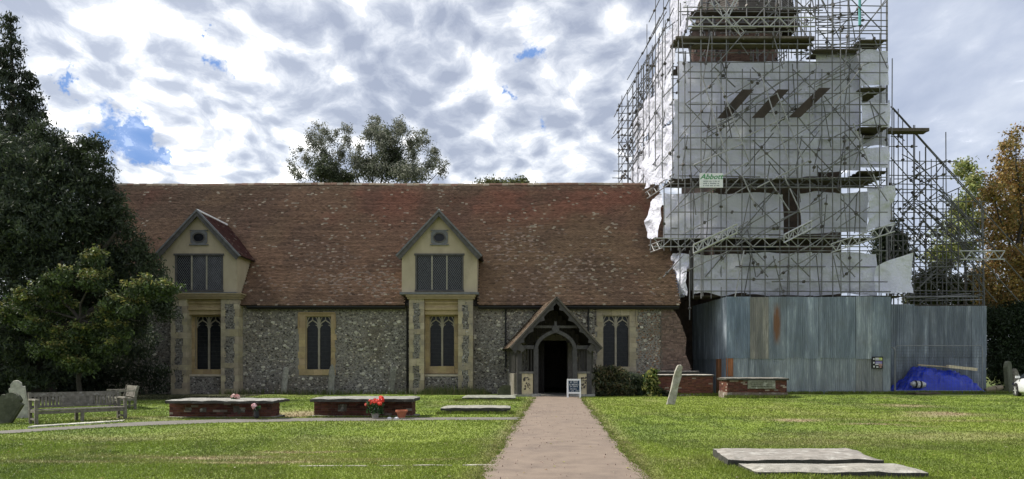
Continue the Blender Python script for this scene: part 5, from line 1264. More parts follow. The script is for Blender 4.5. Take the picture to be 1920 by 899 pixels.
# ================================================================== BENCH
def make_bench():
    t = thing('bench', 'long weathered teak bench facing the lawn in front of the yew', 'bench', (0,0,0)); L = 2.35; h = L/2
    def bx(n, *a, c=1.0, par=t, **k): m = MB(); m.box(*a, j=.003, **k); return part(n, m, M['bench'], par, color=(c,c,c*.97))
    for x in (-h, h-.08):
        bx('leg', x, x+.08, -.52, -.44, 0, .66); 
        m = MB(); m.prism([(0,0), (.09,0), (.09,.42), (.19,.86), (.11,.88), (0,.44)], x, x+.07, axis='x'); part('leg', m, M['bench'], t, color=(.9,.9,.87))
        bx('armrest', x-.01, x+.09, -.57, .08, .66, .70, c=1.6); bx('side_rail', x+.015, x+.065, -.44, .0, .12, .17); bx('side_rail', x+.015, x+.065, -.44, .0, .32, .40)
    bx('leg', -.04, .04, -.50, -.43, 0, .38); bx('leg', -.04, .04, .0, .07, 0, .38)
    bx('front_rail', -h+.08, h-.08, -.50, -.465, .29, .375)
    for i in range(6): bx('seat_slat', -h+.03, h-.03, -.53+i*.088, -.53+i*.088+.072, .385, .412, c=random.uniform(1.2,1.5) if i == 0 else random.uniform(.9,1.2))
    R = Matrix.Rotation(math.radians(-12), 3, 'X')
    def back(n, x0, x1, z0, z1, c): m = MB(); m.box(x0, x1, -.018, .018, z0, z1, j=.002); m.v = [tuple(R @ Vector(q)+Vector((0,.06,.42))) for q in m.v]; part(n, m, M['bench'], t, color=(c,c,c*.97))
    back('top_rail', -h+.07, h-.07, .33, .45, .95); back('bottom_rail', -h+.07, h-.07, .02, .08, .9)
    n = 24
    for i in range(n):
        x = -h+.12+(L-.24)*(i+.5)/n; w_ = .03 if not (8 <= i <= 16) else .047
        back('back_slat', x-w_, x+w_, .083, .327, random.uniform(.7,1.15))
    return t
random.seed(60)
bn = make_bench(); b2 = copy_tree(bn); b2['label'] = 'second weathered bench seen end on behind the right end of the long one'
bn.location = (-12.50, 21.25, 0); bn.rotation_euler = (0,0,math.radians(47)); bn['group'] = b2['group'] = 'teak benches under the trees'
b2.location = (PX(228, 27.8), 28.3, 0); b2.rotation_euler = (0,0,math.radians(-52)); b2.scale = (.85,1,1)
# ================================================================== BARRIER AND TARPAULIN HEAP
fb = thing('mesh_barrier', 'galvanised tube barrier panel standing in front of the blue tarpaulin', 'fence', (PX(1765,43.0), 43.0, 0))
Yb = 43.0
def rounded(x0, x1, zt, zb, Y, r=.16):
    pts = [(x0, Y, zb), (x0, Y, zt-r)]+[(x0+r-r*math.cos(a), Y, zt-r+r*math.sin(a)) for a in (.4,.8,1.2)]+[(x0+r, Y, zt), (x1-r, Y, zt)]+[(x1-r+r*math.sin(a), Y, zt-r+r*math.cos(a)) for a in (.4,.8,1.2)]+[(x1, Y, zt-r), (x1, Y, zb)]
    return pts
x0, x1 = PX(1679,Yb), PX(1842,Yb); zt = PZ(648.5,Yb); m = MB(); m.path(rounded(x0, x1, zt, .02, Yb), .028, 8); part('frame', m, M['alu'], fb, color=(.6,.62,.65))
m = MB(); m.tube((x0, Yb, .16), (x1, Yb, .16), .03); part('bottom_rail', m, M['alu'], fb, color=(.6,.62,.65))
for i in range(30): m = MB(); x = x0+(x1-x0)*(i+1)/31; m.tube((x, Yb, .16), (x, Yb, zt), .0045, n=4); part('wire', m, M['tube'], fb, color=(.5,.5,.5))
m = MB()
for i in range(14): z = .16+(zt-.16)*(i+1)/15; m.tube((x0, Yb, z), (x1, Yb, z), .004, n=4)
part('wire', m, M['tube'], fb, color=(.5,.5,.5), kind='stuff')
fb2 = thing('mesh_barrier', 'end on galvanised barrier panel standing behind the left post of the front one', 'fence', (PX(1682,Yb), 43.1, 0))
m = MB(); X_q = PX(1679.5,Yb); pts = [(X_q+.0, 43.12, 0.02), (X_q+.02, 43.12, zt-.3), (X_q-.02, 43.2, zt-.12), (X_q-.12, 43.5, zt-.06), (X_q-.35, 45.0, zt-.06)]; m.path(pts, .037, 8); part('frame', m, M['alu'], fb2, color=(1.1,1.1,1.1))
tp = thing('tarpaulin_heap', 'crumpled bright blue tarpaulin covering a heap of building materials', 'tarpaulin', (PX(1760,44.2), 44.2, 0))
nu, nv = 90, 40; U, Vv = np.meshgrid(np.linspace(0,1,nu+1), np.linspace(0,1,nv+1)); xa_, xb_ = PX(1684,43.7), PX(1836,43.7)
prof = np.interp(U, [0,.08,.2,.3,.42,.55,.7,.82,.93,1], [.2,.5,1.0,1.48,1.55,1.40,1.36,1.25,1.0,.45])
X = xa_+(xb_-xa_)*U+(fbm(U*8,Vv*4,1,3,3)-.5)*.2; Y = 43.35+1.5*Vv; sh = np.clip(np.sin(np.clip(Vv*1.15,0,1)*math.pi*.5)**.55, 0, 1)
Z = .03+prof*sh; k1 = U*13+Vv*4; cr = (1-np.abs(2*vn(k1, Vv*2, .9, 5)-1))*.24+(1-np.abs(2*vn(U*20-Vv*6, Vv*3, .8, 15)-1))*.14+(fbm(U*14, Vv*7, 1.4, 9, 4)-.5)*.16
Z = np.maximum(.01, Z+(cr-.28)*ss(.0,.25,Vv)*.8); Y = Y-cr*.75*(1-Vv)
V = np.stack([X,Y,Z],-1).reshape(-1,3)-np.array(tp.location); I = np.array([r*(nu+1)+c for r in range(nv) for c in range(nu)]); F = np.stack([I,I+1,I+nu+2,I+nu+1],-1)
link('sheet', nmesh('sheet', V, F, None, False), M['tarp'], tp)
def plank(lab, a, b_, w_, t_, mat='pale_wood', col=(1,1,1), name='plank'):
    a, b_ = Vector(a), Vector(b_); d = (b_-a).normalized(); n = Vector((0,1,0)); m = MB(); up_ = d.cross(n).normalized()*-1
    if up_.z < 0: up_ = -up_
    n = n*w_/2; u_ = up_*t_; vs = [a-n, b_-n, b_+n, a+n]; vs += [q+u_ for q in vs]; m.add(vs, [(3,2,1,0), (4,5,6,7), (0,1,5,4), (1,2,6,5), (2,3,7,6), (3,0,4,7)])
    return tag(part(name, m, M[mat], None, color=col), lab, 'timber')
plank('long thin pale plank lying on top of the blue tarpaulin', P(1721,685.5,44.1), P(1790,690.5,44.1), .16, .07, col=(.95,.9,.8))
plank('thick whitish beam lying on the right of the blue tarpaulin', P(1776,690,43.9), P(1830,696,43.9), .25, .17, col=(1.35,1.35,1.3))
plank('dark board lying on the grass under the barrier panel', (PX(1680,42.9), 42.9, .02), (PX(1722,42.6), 42.7, .02), .25, .05, 'board', (.5,.5,.5))
plank('brown board lying on the grass in front of the blue tarpaulin', (PX(1716,42.6), 42.6, .02), (PX(1762,42.6), 42.7, .02), .4, .06, 'board', (1.3,1.2,1.1))
bg = thing('sack_roll', 'dirty white rolled sack resting against the blue tarpaulin', 'sack', (PX(1721,43.1), 43.15, .2)); m = MB(); m.smooth = True
c0 = P(1708,720,43.12); c1 = P(1735,722,43.12); m.path([c0, c0.lerp(c1,.2), c0.lerp(c1,.5), c0.lerp(c1,.8), c1], [.10,.19,.21,.19,.12], 12); part('roll', m, M['sheeting'], bg, color=(1.1,1.08,1.02))
for t_ in (.28,.62): m = MB(); q = c0.lerp(c1, t_); m.tube(q-Vector((.05,0,0)), q+Vector((.05,0,0)), .222, n=12); part('band', m, M['rubber'], bg, color=(2,2,2))
# ================================================================== CAR
car = thing('parked_car', 'white hatchback parked half out of frame at the right edge', 'car', (0,0,0))
def car_half(y): return 0
secs = [(-2.0,.62,.38,.62),(-1.93,.80,.25,.92),(-1.6,.86,.2,1.0),(-1.0,.88,.2,1.02),(0,.89,.2,1.0),(.9,.88,.2,.97),(1.35,.86,.2,.90),(1.8,.80,.22,.80),(2.0,.66,.28,.66),(2.08,.5,.36,.56)]
m = MB(); m.smooth = True; V_ = []; K = 12
for (y, hw, zb_, zt_) in secs:
    ring = [(-hw*.9, zb_), (-hw, zb_+.12), (-hw*1.0, (zb_+zt_)/2), (-hw*.95, zt_-.08), (-hw*.84, zt_), (-hw*.4, zt_+.03), (hw*.4, zt_+.03), (hw*.84, zt_), (hw*.95, zt_-.08), (hw, (zb_+zt_)/2), (hw, zb_+.12), (hw*.9, zb_)]
    V_ += [(x, y, z) for x, z in ring]
F_ = [(i*K+k, i*K+(k+1)%K, (i+1)*K+(k+1)%K, (i+1)*K+k) for i in range(len(secs)-1) for k in range(K)]+[tuple(range(K-1,-1,-1)), tuple(range((len(secs)-1)*K, len(secs)*K))]
m.add(V_, [f[::-1] for f in F_]); part('body', m, M['whitecar'], car)
m = MB(); m.smooth = True; cab = [(-1.85,.70,.98,1.0),(-1.55,.66,.98,1.42),(-.9,.64,.98,1.52),(0,.64,.98,1.53),(.35,.66,.98,1.45),(1.15,.74,.94,.99)]; V_ = []
for (y, hw, zb_, zt_) in cab: V_ += [(-hw*1.12, y, zb_), (-hw, y, zt_-.08*(zt_ > 1.1)), (-hw*.8, y, zt_), (hw*.8, y, zt_), (hw, y, zt_-.08*(zt_ > 1.1)), (hw*1.12, y, zb_)]
m.add(V_, [(i*6+k+6, i*6+k+7, i*6+k+1, i*6+k) for i in range(5) for k in range(5)]); part('cabin', m, M['carglass'], car)
m = MB(); m.box(-.52,.52,-1.5,.25,1.525,1.56,j=.003); part('roof', m, M['whitecar'], car)
for s in (-1,1):
    for y in (-1.28, 1.22):
        wl_ = MB(); wl_.tube((s*.70,y,.32),(s*.90,y,.32),.325,n=22); wh = part('wheel', wl_, M['rubber'], car)
        r_ = MB(); r_.tube((s*.88,y,.32),(s*.905,y,.32),.14,n=12); 
        for k in range(6): an = k*math.pi/3; d_ = Vector((0, math.cos(an), math.sin(an))); r_.tube(Vector((s*.905,y,.32)), Vector((s*.905,y,.32))+d_*.23, .028, n=6)
        part('rim', r_, M['alu'], wh, color=(1.3,1.3,1.3)); ac = MB(); ac.tube((s*.74,y,.34),(s*.893,y,.34),.385,n=22); part('wheel_arch', ac, M['rubber'], car)
    h_ = MB(); h_.box(s*.62-.16, s*.62+.16, 1.86, 2.0, .60, .72, j=.01); part('headlight', h_, M['glass'], car); mm = MB(); mm.box(s*.93-.09, s*.93+.09, .75,.87,.98,1.1); part('wing_mirror', mm, M['whitecar'], car)
    l_ = MB(); l_.box(s*.72-.08, s*.72+.08, -1.97, -1.9, .7, .95); part('tail_light', l_, M['pot'], car)
car.location = (PX(1920,38)+.64, 37.4, 0); car.rotation_euler = (0,0,math.radians(-16)); 

# ================================================================== FOLIAGE
def leaves(centers, radii, n, size, cols, seed, aspect=1.6, shell=.55, droop=0.0, flat=0.0, clump=0, spread=.5):
    """leaf quads scattered in ellipsoidal clumps; returns V,F,C arrays"""
    r = np.random.default_rng(seed); centers = np.array(centers, float); radii = np.array(radii, float); vol = np.prod(radii,1)**.7; pr = vol/vol.sum()
    if clump:
        ci = r.choice(len(centers), clump, p=pr); d = r.normal(size=(clump,3)); d /= np.linalg.norm(d,axis=1)[:,None]; rad = shell+(1-shell)*r.random(clump); rad = rad+r.normal(0,.06,clump)
        cl = centers[ci]+d*radii[ci]*rad[:,None]; k = r.integers(0, clump, n); q = r.normal(size=(n,3))*spread*np.array([1,1,.7]); p = cl[k]+q; cc_ = r.uniform(.65,1.3,clump)[k]
    else:
        ci = r.choice(len(centers), n, p=pr); d = r.normal(size=(n,3)); d /= np.linalg.norm(d,axis=1)[:,None]; p = centers[ci]+d*radii[ci]*(shell+(1-shell)*r.random(n))[:,None]; cc_ = np.ones(n)
    nrm_ = r.normal(size=(n,3)); nrm_[:,2] += flat*np.sign(nrm_[:,2]+.2); nrm_ /= np.linalg.norm(nrm_,axis=1)[:,None]
    a = np.cross(nrm_, r.normal(size=(n,3))); a[:,2] -= droop; a /= np.linalg.norm(a,axis=1)[:,None]; b_ = np.cross(nrm_, a); b_ /= np.maximum(np.linalg.norm(b_,axis=1)[:,None],1e-6)
    s = size*r.uniform(.6,1.3,n)[:,None]; V = np.stack([p-a*s*aspect*.5, p-b_*s*.42+a*s*.1, p+a*s*aspect*.5, p+b_*s*.42+a*s*.1],1).reshape(-1,3); F = np.arange(4*n).reshape(-1,4)
    cols = np.array(cols, float); c = cols[r.integers(0,len(cols),n)]*(cc_*r.uniform(.75,1.25,n))[:,None]; return V, F, c
def crown(root, data, name='crown', kind='stuff'):
    V = np.concatenate([d[0] for d in data]); off = 0; Fs = []
    for d in data: Fs.append(d[1]+off); off += len(d[0])
    C = np.concatenate([d[2] for d in data]); return link(name, nmesh(name, V-np.array(woff(root)), np.concatenate(Fs), C), M['leaf'], root)
def limb(m, a, b_, r0, r1, n=5, wob=.15):
    a, b_ = Vector(a), Vector(b_); pts = []; 
    for i in range(n+1): t = i/n; q = a.lerp(b_, t); w_ = wob*math.sin(t*math.pi)*(b_-a).length*.3; pts.append(q+Vector((random.uniform(-1,1)*w_, random.uniform(-1,1)*w_, random.uniform(-.3,.5)*w_)))
    m.path(pts, [r0+(r1-r0)*i/n for i in range(n+1)], 8); return pts
random.seed(70)
# great yew on the left
yew = thing('yew_tree', 'huge dark spreading yew covering the left end of the church', 'tree', (-23.0, 36, 0))
m = MB(); limb(m, (-23,36,0), (-23.2,36.2,5), .75,.45); part('trunk', m, M['bark'], yew)
for e in ((-19,35.5,8),(-26,36,8.5),(-21,34.5,6.5),(-24,36,10),(-17.8,36,5.8)): m = MB(); limb(m, (-23,36,2.6), e, .28,.07); part('branch', m, M['bark'], yew)
YC = []; YR = []
for (px, py, rx, ry, Y) in ((30,330,95,85,36),(110,370,80,75,36),(60,430,130,80,35.5),(165,400,55,70,36),(205,450,48,70,36.5),(232,510,45,60,37),(150,520,90,60,36.5),(40,540,110,60,36),(255,560,40,50,37.5),(180,600,70,50,38),(-60,420,120,130,36.5),(-30,300,70,70,37),(240,600,45,45,39),(120,300,40,40,36),(285,545,26,34,37.5),(-60,600,70,60,37),(60,640,70,50,39),(200,660,60,40,40.5),(10,690,60,45,39.5),(130,690,60,40,40),(-60,690,70,50,39),(262,640,32,40,41),(20,640,60,55,34.6),(75,690,50,45,34.8),(-30,690,50,50,34.8)):
    q = P(px, py, Y); YC.append(q); YR.append((rx*Y/FPX, min(rx*Y/FPX, 2.6), ry*Y/FPX))
g1 = leaves(YC, YR, 150000, .085, [(.040,.058,.034),(.054,.074,.038),(.074,.096,.046),(.042,.060,.040)], 1, 2.6, .55, .6, clump=2600, spread=.21)
sp_ = [P(x, y, 35.8) for x, y in ((170,268),(178,330),(140,285),(200,340),(208,375),(240,430),(225,400),(262,470),(285,500),(300,540),(75,250),(110,265),(185,300),(155,300),(300,560),(312,580))]
g2 = leaves(sp_, [(.55,.6,.75)]*len(sp_), 12000, .075, [(.045,.062,.03),(.055,.074,.036)], 2, 2.8, .1, .5, clump=170, spread=.2)
crown(yew, [g1, g2])
# tall conifer behind
cf = thing('cypress_tree', 'tall ragged conifer spire rising behind the yew', 'tree', (-33.3, 50, 0)); m = MB(); limb(m, (-33.6,50,0), (-33.9,50,25), .5,.05, 8, .03); part('trunk', m, M['bark'], cf); C_c = []; C_r = []
for i in range(60):
    z = 9+16.4*(i/60); py = HZ-(z-EYE)*FPX/50; hw = np.interp(py, [20,60,100,150,200,250,400], [3,14,28,44,60,78,110])*50/FPX; 
    for k in range(4): an = random.uniform(0,6.28); C_c.append((-33.9+PX(0,1)*0+.0+hw*.62*math.cos(an), 50+hw*.62*math.sin(an), z+random.uniform(-.3,.3))); C_r.append((hw*.42+.1, hw*.42+.1, .45))
crown(cf, [leaves(C_c, C_r, 42000, .12, [(.028,.042,.022),(.04,.055,.03),(.05,.062,.038)], 3, 2.6, .3, .9, clump=1100, spread=.2)])
# yellow-green small tree in front of the yew
st = thing('small_tree', 'small crooked tree with yellow green leaf clusters under the dark yew', 'tree', (PX(150,33), 33, 0)); m = MB(); tp_ = limb(m, (PX(152,33),33,0), P(150,600,33), .11,.08, 4); part('trunk', m, M['bark'], st)
CL = [(130,370),(60,385),(90,430),(30,440),(180,400),(270,250),(210,290),(330,360),(300,340),(340,210),(540,120),(480,150),(540,230),(500,245),(640,360),(600,350),(750,380),(780,375),(700,400),(600,420),(640,510),(640,580),(600,600),(300,540),(340,560),(290,620),(410,590),(230,490),(160,480),(820,270),(880,290),(930,275),(780,300),(560,460),(400,400),(350,400),(720,290),(450,160),(250,440),(520,520),(450,520),(100,330),(300,600),(330,630),(420,650),(210,590),(500,610),(560,650),(380,690),(470,700)]
for i in (0,5,8,10,14,20,24,29): 
    m = MB(); q = P(CL[i][0]/2.9, 440+CL[i][1]/2.9, 33); limb(m, tp_[-1] if i != 24 else tp_[2], q, .055,.015, 4, .25); part('branch', m, M['bark'], st)
cs = [P(x/2.9, 440+y/2.9, 32.6+random.uniform(-.5,.9)) for x, y in CL]; rr_ = [(random.uniform(.38,.62), .45, random.uniform(.20,.34)) for _ in cs]
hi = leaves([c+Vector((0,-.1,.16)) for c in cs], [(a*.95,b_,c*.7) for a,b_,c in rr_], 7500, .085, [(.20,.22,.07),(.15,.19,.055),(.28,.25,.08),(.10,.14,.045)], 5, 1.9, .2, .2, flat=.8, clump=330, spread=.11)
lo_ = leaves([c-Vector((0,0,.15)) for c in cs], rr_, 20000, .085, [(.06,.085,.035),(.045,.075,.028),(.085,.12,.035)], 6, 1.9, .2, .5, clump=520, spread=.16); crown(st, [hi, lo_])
# feathery undergrowth shaded by the yew (reads as one mass)
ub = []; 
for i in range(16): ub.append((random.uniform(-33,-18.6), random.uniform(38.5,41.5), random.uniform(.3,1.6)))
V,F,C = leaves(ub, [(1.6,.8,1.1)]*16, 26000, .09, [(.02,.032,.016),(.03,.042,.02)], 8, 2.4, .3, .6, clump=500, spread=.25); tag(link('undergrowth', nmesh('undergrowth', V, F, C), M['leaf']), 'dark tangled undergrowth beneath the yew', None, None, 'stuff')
# feathery tree behind the ridge
at = thing('poplar_tree', 'airy silver green tree showing above the middle of the roof ridge', 'tree', (PX(690,78), 78, 0)); T0 = Vector((PX(690,78),78,0)); m = MB(); limb(m, T0, T0+Vector((0,0,15)), .6,.3,5,.05); part('trunk', m, M['bark'], at)
sp1 = [(560,330,14,26),(575,300,12,30),(563,280,8,18),(590,270,13,38),(608,248,10,28),(608,290,18,44),(628,310,16,36),(640,290,12,40),(652,262,10,32),(655,245,7,20),(668,300,16,40),(690,250,12,32),(700,238,9,24),(708,226,7,16),(715,262,16,38),(724,290,22,46),(745,300,20,48),(748,250,12,34),(750,232,8,20),(770,270,12,36),(775,290,16,42),(790,265,10,26),(795,250,7,14),(805,310,14,34),(815,300,12,26),(830,320,9,24),(838,308,4,14),(700,320,40,26),(620,330,44,20),(770,325,44,22),(548,320,7,16),(595,238,6,10),(735,262,10,24),(545,305,7,18),(553,290,6,16),(581,258,8,26),(600,262,9,30),(618,262,8,26),(630,250,7,20),(645,240,5,14),(697,222,5,12),(704,248,9,30),(722,250,9,26),(742,240,7,24),(757,244,7,22),(783,262,8,26),(800,268,8,24),(815,285,7,20),(822,305,7,20),(675,275,9,24),(660,330,14,14)]
cs = [P(x, y, 78+random.uniform(-3,3)) for x,y,_,_ in sp1]; rr_ = [(a*78/FPX*.9, a*78/FPX*1.3, b_*78/FPX*.85) for _,_,a,b_ in sp1]
for i in (3,5,8,12,17,20,23,25,28): m = MB(); limb(m, T0+Vector((random.uniform(-.3,.3),0,12+random.random()*3)), cs[i]+Vector((0,0,.3)), .16,.02,5,.12); part('branch', m, M['bark'], at)
crown(at, [leaves(cs, rr_, 36000, .135, [(.18,.20,.14),(.26,.27,.21),(.12,.14,.09),(.36,.36,.30)], 11, 1.5, .0, .1, clump=4200, spread=.19),
           leaves([P(605,320,78),P(690,310,78),P(735,300,79),P(760,325,78),P(640,335,78),P(720,262,78)], [(1.6,1.5,1.6),(2.0,1.5,1.4),(1.7,1.5,2.6),(3.0,1.5,1.2),(2,1.5,.9),(.9,1,1.8)], 17000, .15, [(.06,.08,.04),(.09,.11,.055)], 12, 1.5, .0, .1, clump=900, spread=.28)])
for i, (px, w_, lab) in enumerate(((925,1.6,'low leafy tree top just showing over the ridge, left one'), (972,1.1,'low leafy tree top just showing over the ridge, right one'))):
    t_ = thing('distant_tree', lab, 'tree', (PX(px,82),82,0), 'tree tops over the ridge'); m = MB(); limb(m, (PX(px,82),82,0), (PX(px,82),82,19), .4,.1); part('trunk', m, M['bark'], t_)
    crown(t_, [leaves([P(px,352,82),P(px+12,350,82),P(px-14,352,82)], [(w_*.9,1.4,.9)]*3, 3200, .2, [(.16,.17,.06),(.10,.12,.05)], 20+i, 1.5, .1, clump=150, spread=.3)])
# autumn tree on the right
au = thing('autumn_tree', 'large tree with rusty brown autumn leaves at the right edge', 'tree', (PX(1905,50),50,0)); T0 = Vector((PX(1925,50),50.5,0)); m = MB(); limb(m, T0, T0+Vector((0,0,9)), .45,.2,5,.05); part('trunk', m, M['bark'], au)
sp2 = [(1895,290,22,34),(1880,330,26,34),(1910,340,34,50),(1862,365,20,30),(1880,400,34,44),(1915,420,40,60),(1862,440,26,32),(1870,480,32,38),(1910,500,40,50),(1852,510,18,26),(1880,545,30,32),(1910,570,34,34),(1890,265,10,18),(1905,255,8,14),(1950,400,50,120),(1950,530,50,80),(1845,530,16,24),(1835,380,10,14),(1860,570,24,20)]
cs = [P(x,y,50+random.uniform(-1.5,1.5)) for x,y,_,_ in sp2]; rr_ = [(a*50/FPX, a*50/FPX, b_*50/FPX) for _,_,a,b_ in sp2]
for i in (1,3,5,7,10,13): m = MB(); limb(m, T0+Vector((0,0,5+i*.2)), cs[i], .14,.02); part('branch', m, M['bark'], au)
crown(au, [leaves(cs, rr_, 38000, .13, [(.30,.185,.06),(.38,.25,.075),(.22,.17,.055),(.14,.14,.05),(.42,.31,.10),(.28,.15,.055)], 31, 1.6, .3, .3, clump=1500, spread=.22)])
bt_ = thing('birch_tree', 'slender yellow green tree seen through the raking scaffold', 'tree', (PX(1800,56),56,0)); T0 = Vector((PX(1806,56),56,0)); m = MB(); limb(m, T0, T0+Vector((.2,0,12)), .22,.05,6,.03); part('trunk', m, M['bark'], bt_)
sp3 = [(1812,318,16,22),(1800,312,10,10),(1825,340,18,24),(1800,400,22,28),(1815,380,18,22),(1835,420,20,26),(1790,430,18,20),(1770,470,20,20),(1810,470,26,26),(1745,480,12,14),(1840,360,12,18),(1750,440,12,14)]
cs = [P(x,y,56+random.uniform(-1,1)) for x,y,_,_ in sp3]; rr_ = [(a*56/FPX, a*56/FPX, b_*56/FPX) for _,_,a,b_ in sp3]
crown(bt_, [leaves(cs, rr_, 8500, .15, [(.30,.34,.11),(.20,.26,.09),(.38,.38,.14)], 33, 1.6, .2, .2, clump=420, spread=.26)])
for i, (nm, lab, px, sp4, cols, n_, hgt) in enumerate((('conifer_tree', 'dark conifer behind the ragged end of the lower white sheeting', 1672, [(1655,440,18,30),(1680,450,22,26),(1660,480,30,26),(1690,485,20,22),(1665,420,12,16)], [(.025,.04,.02),(.04,.055,.03)], 8000, 9),
      ('ash_tree', 'grey green bushy tree low behind the raking scaffold', 1755, [(1735,530,22,28),(1760,510,22,26),(1785,540,24,26),(1750,560,34,20),(1715,560,18,20),(1810,560,26,24),(1770,490,12,16)], [(.06,.08,.04),(.09,.11,.055),(.12,.12,.05)], 12000, 6),
      ('copper_tree', 'brownish bushy tree between the raking scaffold and the autumn tree', 1830, [(1825,545,22,24),(1845,560,24,24),(1830,520,14,18),(1850,600,30,26)], [(.15,.10,.04),(.10,.09,.035)], 7000, 6))):
    t_ = thing(nm, lab, 'tree', (PX(px,58),58,0)); m = MB(); limb(m, (PX(px,58),58,0), (PX(px,58),58,hgt), .3,.1); part('trunk', m, M['bark'], t_); cs = [P(x,y,58+random.uniform(-1,1)) for x,y,_,_ in sp4]
    crown(t_, [leaves(cs, [(a*58/FPX,a*58/FPX,b_*58/FPX) for _,_,a,b_ in sp4], n_, .15, cols, 41+i, 1.8, .2, .3, clump=420, spread=.28)])
# dense dark hedge and far woodland that close the horizon
hc = [P(x, y, 48.5+random.uniform(-.5,.5)) for x, y in ((1862,600),(1890,595),(1925,590),(1870,640),(1900,630),(1940,630),(1860,670),(1890,680),(1930,680),(1960,640),(1975,600),(1880,700),(1930,705))]
V,F,C = leaves(hc, [(1.1,1.0,1.1)]*len(hc), 30000, .10, [(.022,.038,.016),(.03,.048,.02)], 51, 2.0, .4, .3, clump=900, spread=.26); tag(link('laurel_hedge', nmesh('laurel_hedge', V, F, C), M['leaf']), 'dense dark hedge behind the gravestones on the right', 'hedge')
wc = []; wr = []
for i in range(150): 
    x = -150+300*i/150; wc.append((x+random.uniform(-1,1), 118+random.uniform(-6,6), random.uniform(1.5,4.2))); wr.append((2.6,2.6,random.uniform(2.2,4)))
for i in range(26): wc.append((-60+i*1.05, 64+random.uniform(-2,2), random.uniform(1.5,5))); wr.append((1.8,1.5,2.6))
V,F,C = leaves(wc, wr, 95000, .34, [(.03,.045,.022),(.045,.06,.028),(.07,.075,.035)], 52, 1.6, .2, .2, clump=3000, spread=.6); tag(link('distant_woodland', nmesh('distant_woodland', V, F, C), M['leaf']), 'far line of mixed woodland beyond the churchyard', None, None, 'stuff')
# shrubs at the porch
def shrub(name, lab, blobs, Y, n, size, cols, seed, stems=14, clump=150, spread=.12, asp=2.2, dr=.2):
    cx_ = PX(sum(b[0] for b in blobs)/len(blobs), Y); t_ = thing(name, lab, 'shrub', (cx_, Y, 0)); cs = [P(x,y,Y+random.uniform(-.15,.15)) for x,y,_,_ in blobs]; m = MB()
    for i in range(stems): q = random.choice(cs)+Vector((random.uniform(-.3,.3),random.uniform(-.2,.2),random.uniform(-.2,.35))); m.tube((cx_*.5+q.x*.5,Y,0), q, .018,.006,n=5)
    part('stem', m, M['bark'], t_, kind='stuff'); crown(t_, [leaves(cs, [(a*Y/FPX,a*Y/FPX*.8,b_*Y/FPX) for _,_,a,b_ in blobs], n, size, cols, seed, asp, .2, dr, clump=clump, spread=spread)])
shrub('rosemary_bush', 'tall feathery olive green bush right of the porch', [(1130,715,20,28),(1150,705,24,16),(1138,700,20,14),(1160,725,24,22),(1172,735,20,14),(1125,735,14,14)], 39.6, 11000, .085, [(.07,.085,.04),(.11,.11,.05),(.05,.065,.035),(.15,.12,.06)], 61, 30, 300, .14, 3.2, -.4)
shrub('lavender_bush', 'grey green rounded bush between the porch and the brick tomb', [(1185,715,18,16),(1198,722,14,20),(1175,720,14,18),(1205,735,10,14)], 39.8, 7000, .08, [(.075,.10,.055),(.06,.08,.045),(.09,.11,.06)], 62, 20, 200, .11, 3.4, -.5)
shrub('variegated_shrub', 'narrow upright shrub with yellow variegated leaves beside the brick tomb', [(1222,705,8,12),(1219,718,10,14),(1224,730,10,14),(1224,742,9,8)], 39.2, 2200, .13, [(.36,.36,.10),(.06,.10,.025),(.05,.08,.02),(.42,.40,.16)], 63, 8, 60, .12, 1.7)
shrub('dark_bush', 'low dark bush at the foot of the variegated shrub', [(1240,740,12,10),(1228,745,12,8)], 39.4, 1800, .1, [(.035,.05,.022),(.05,.055,.03)], 64, 8, 60, .12, 1.7)
# wispy weeds along the wall
V_, F_, C_w = [], [], []
wd_ = np.random.default_rng(77); spots = list(zip(wd_.uniform(-16.5,-1.2,260), wd_.uniform(41.5,42.2,260)))+list(zip(wd_.uniform(-5.2,-1.5,240), wd_.uniform(41.4,42.1,240)))+list(zip(wd_.uniform(5.0,15,160), wd_.uniform(41.8,42.3,160)))
for (x, y) in spots:
    for k in range(7):
        h = wd_.uniform(.12,.42)*(1.7 if -4.9 < x < -1.6 and wd_.random() < .3 else 1); dx = wd_.uniform(-.12,.12); dy = wd_.uniform(-.08,.08); i = len(V_); V_ += [(x+dx*.3, y, 0), (x+dx*.3+.022, y, 0), (x+dx+.006, y+dy, h)]; F_.append((i,i+1,i+2)); k_ = wd_.uniform(.6,1.3); C_w.append((.10*k_,.13*k_,.04*k_) if wd_.random() > .2 else (.2*k_,.17*k_,.09*k_))
tag(link('weeds', nmesh('weeds', np.array(V_), np.array(F_), np.array(C_w)), M['blade']), 'rough weeds growing along the foot of the flint wall', None, None, 'stuff')
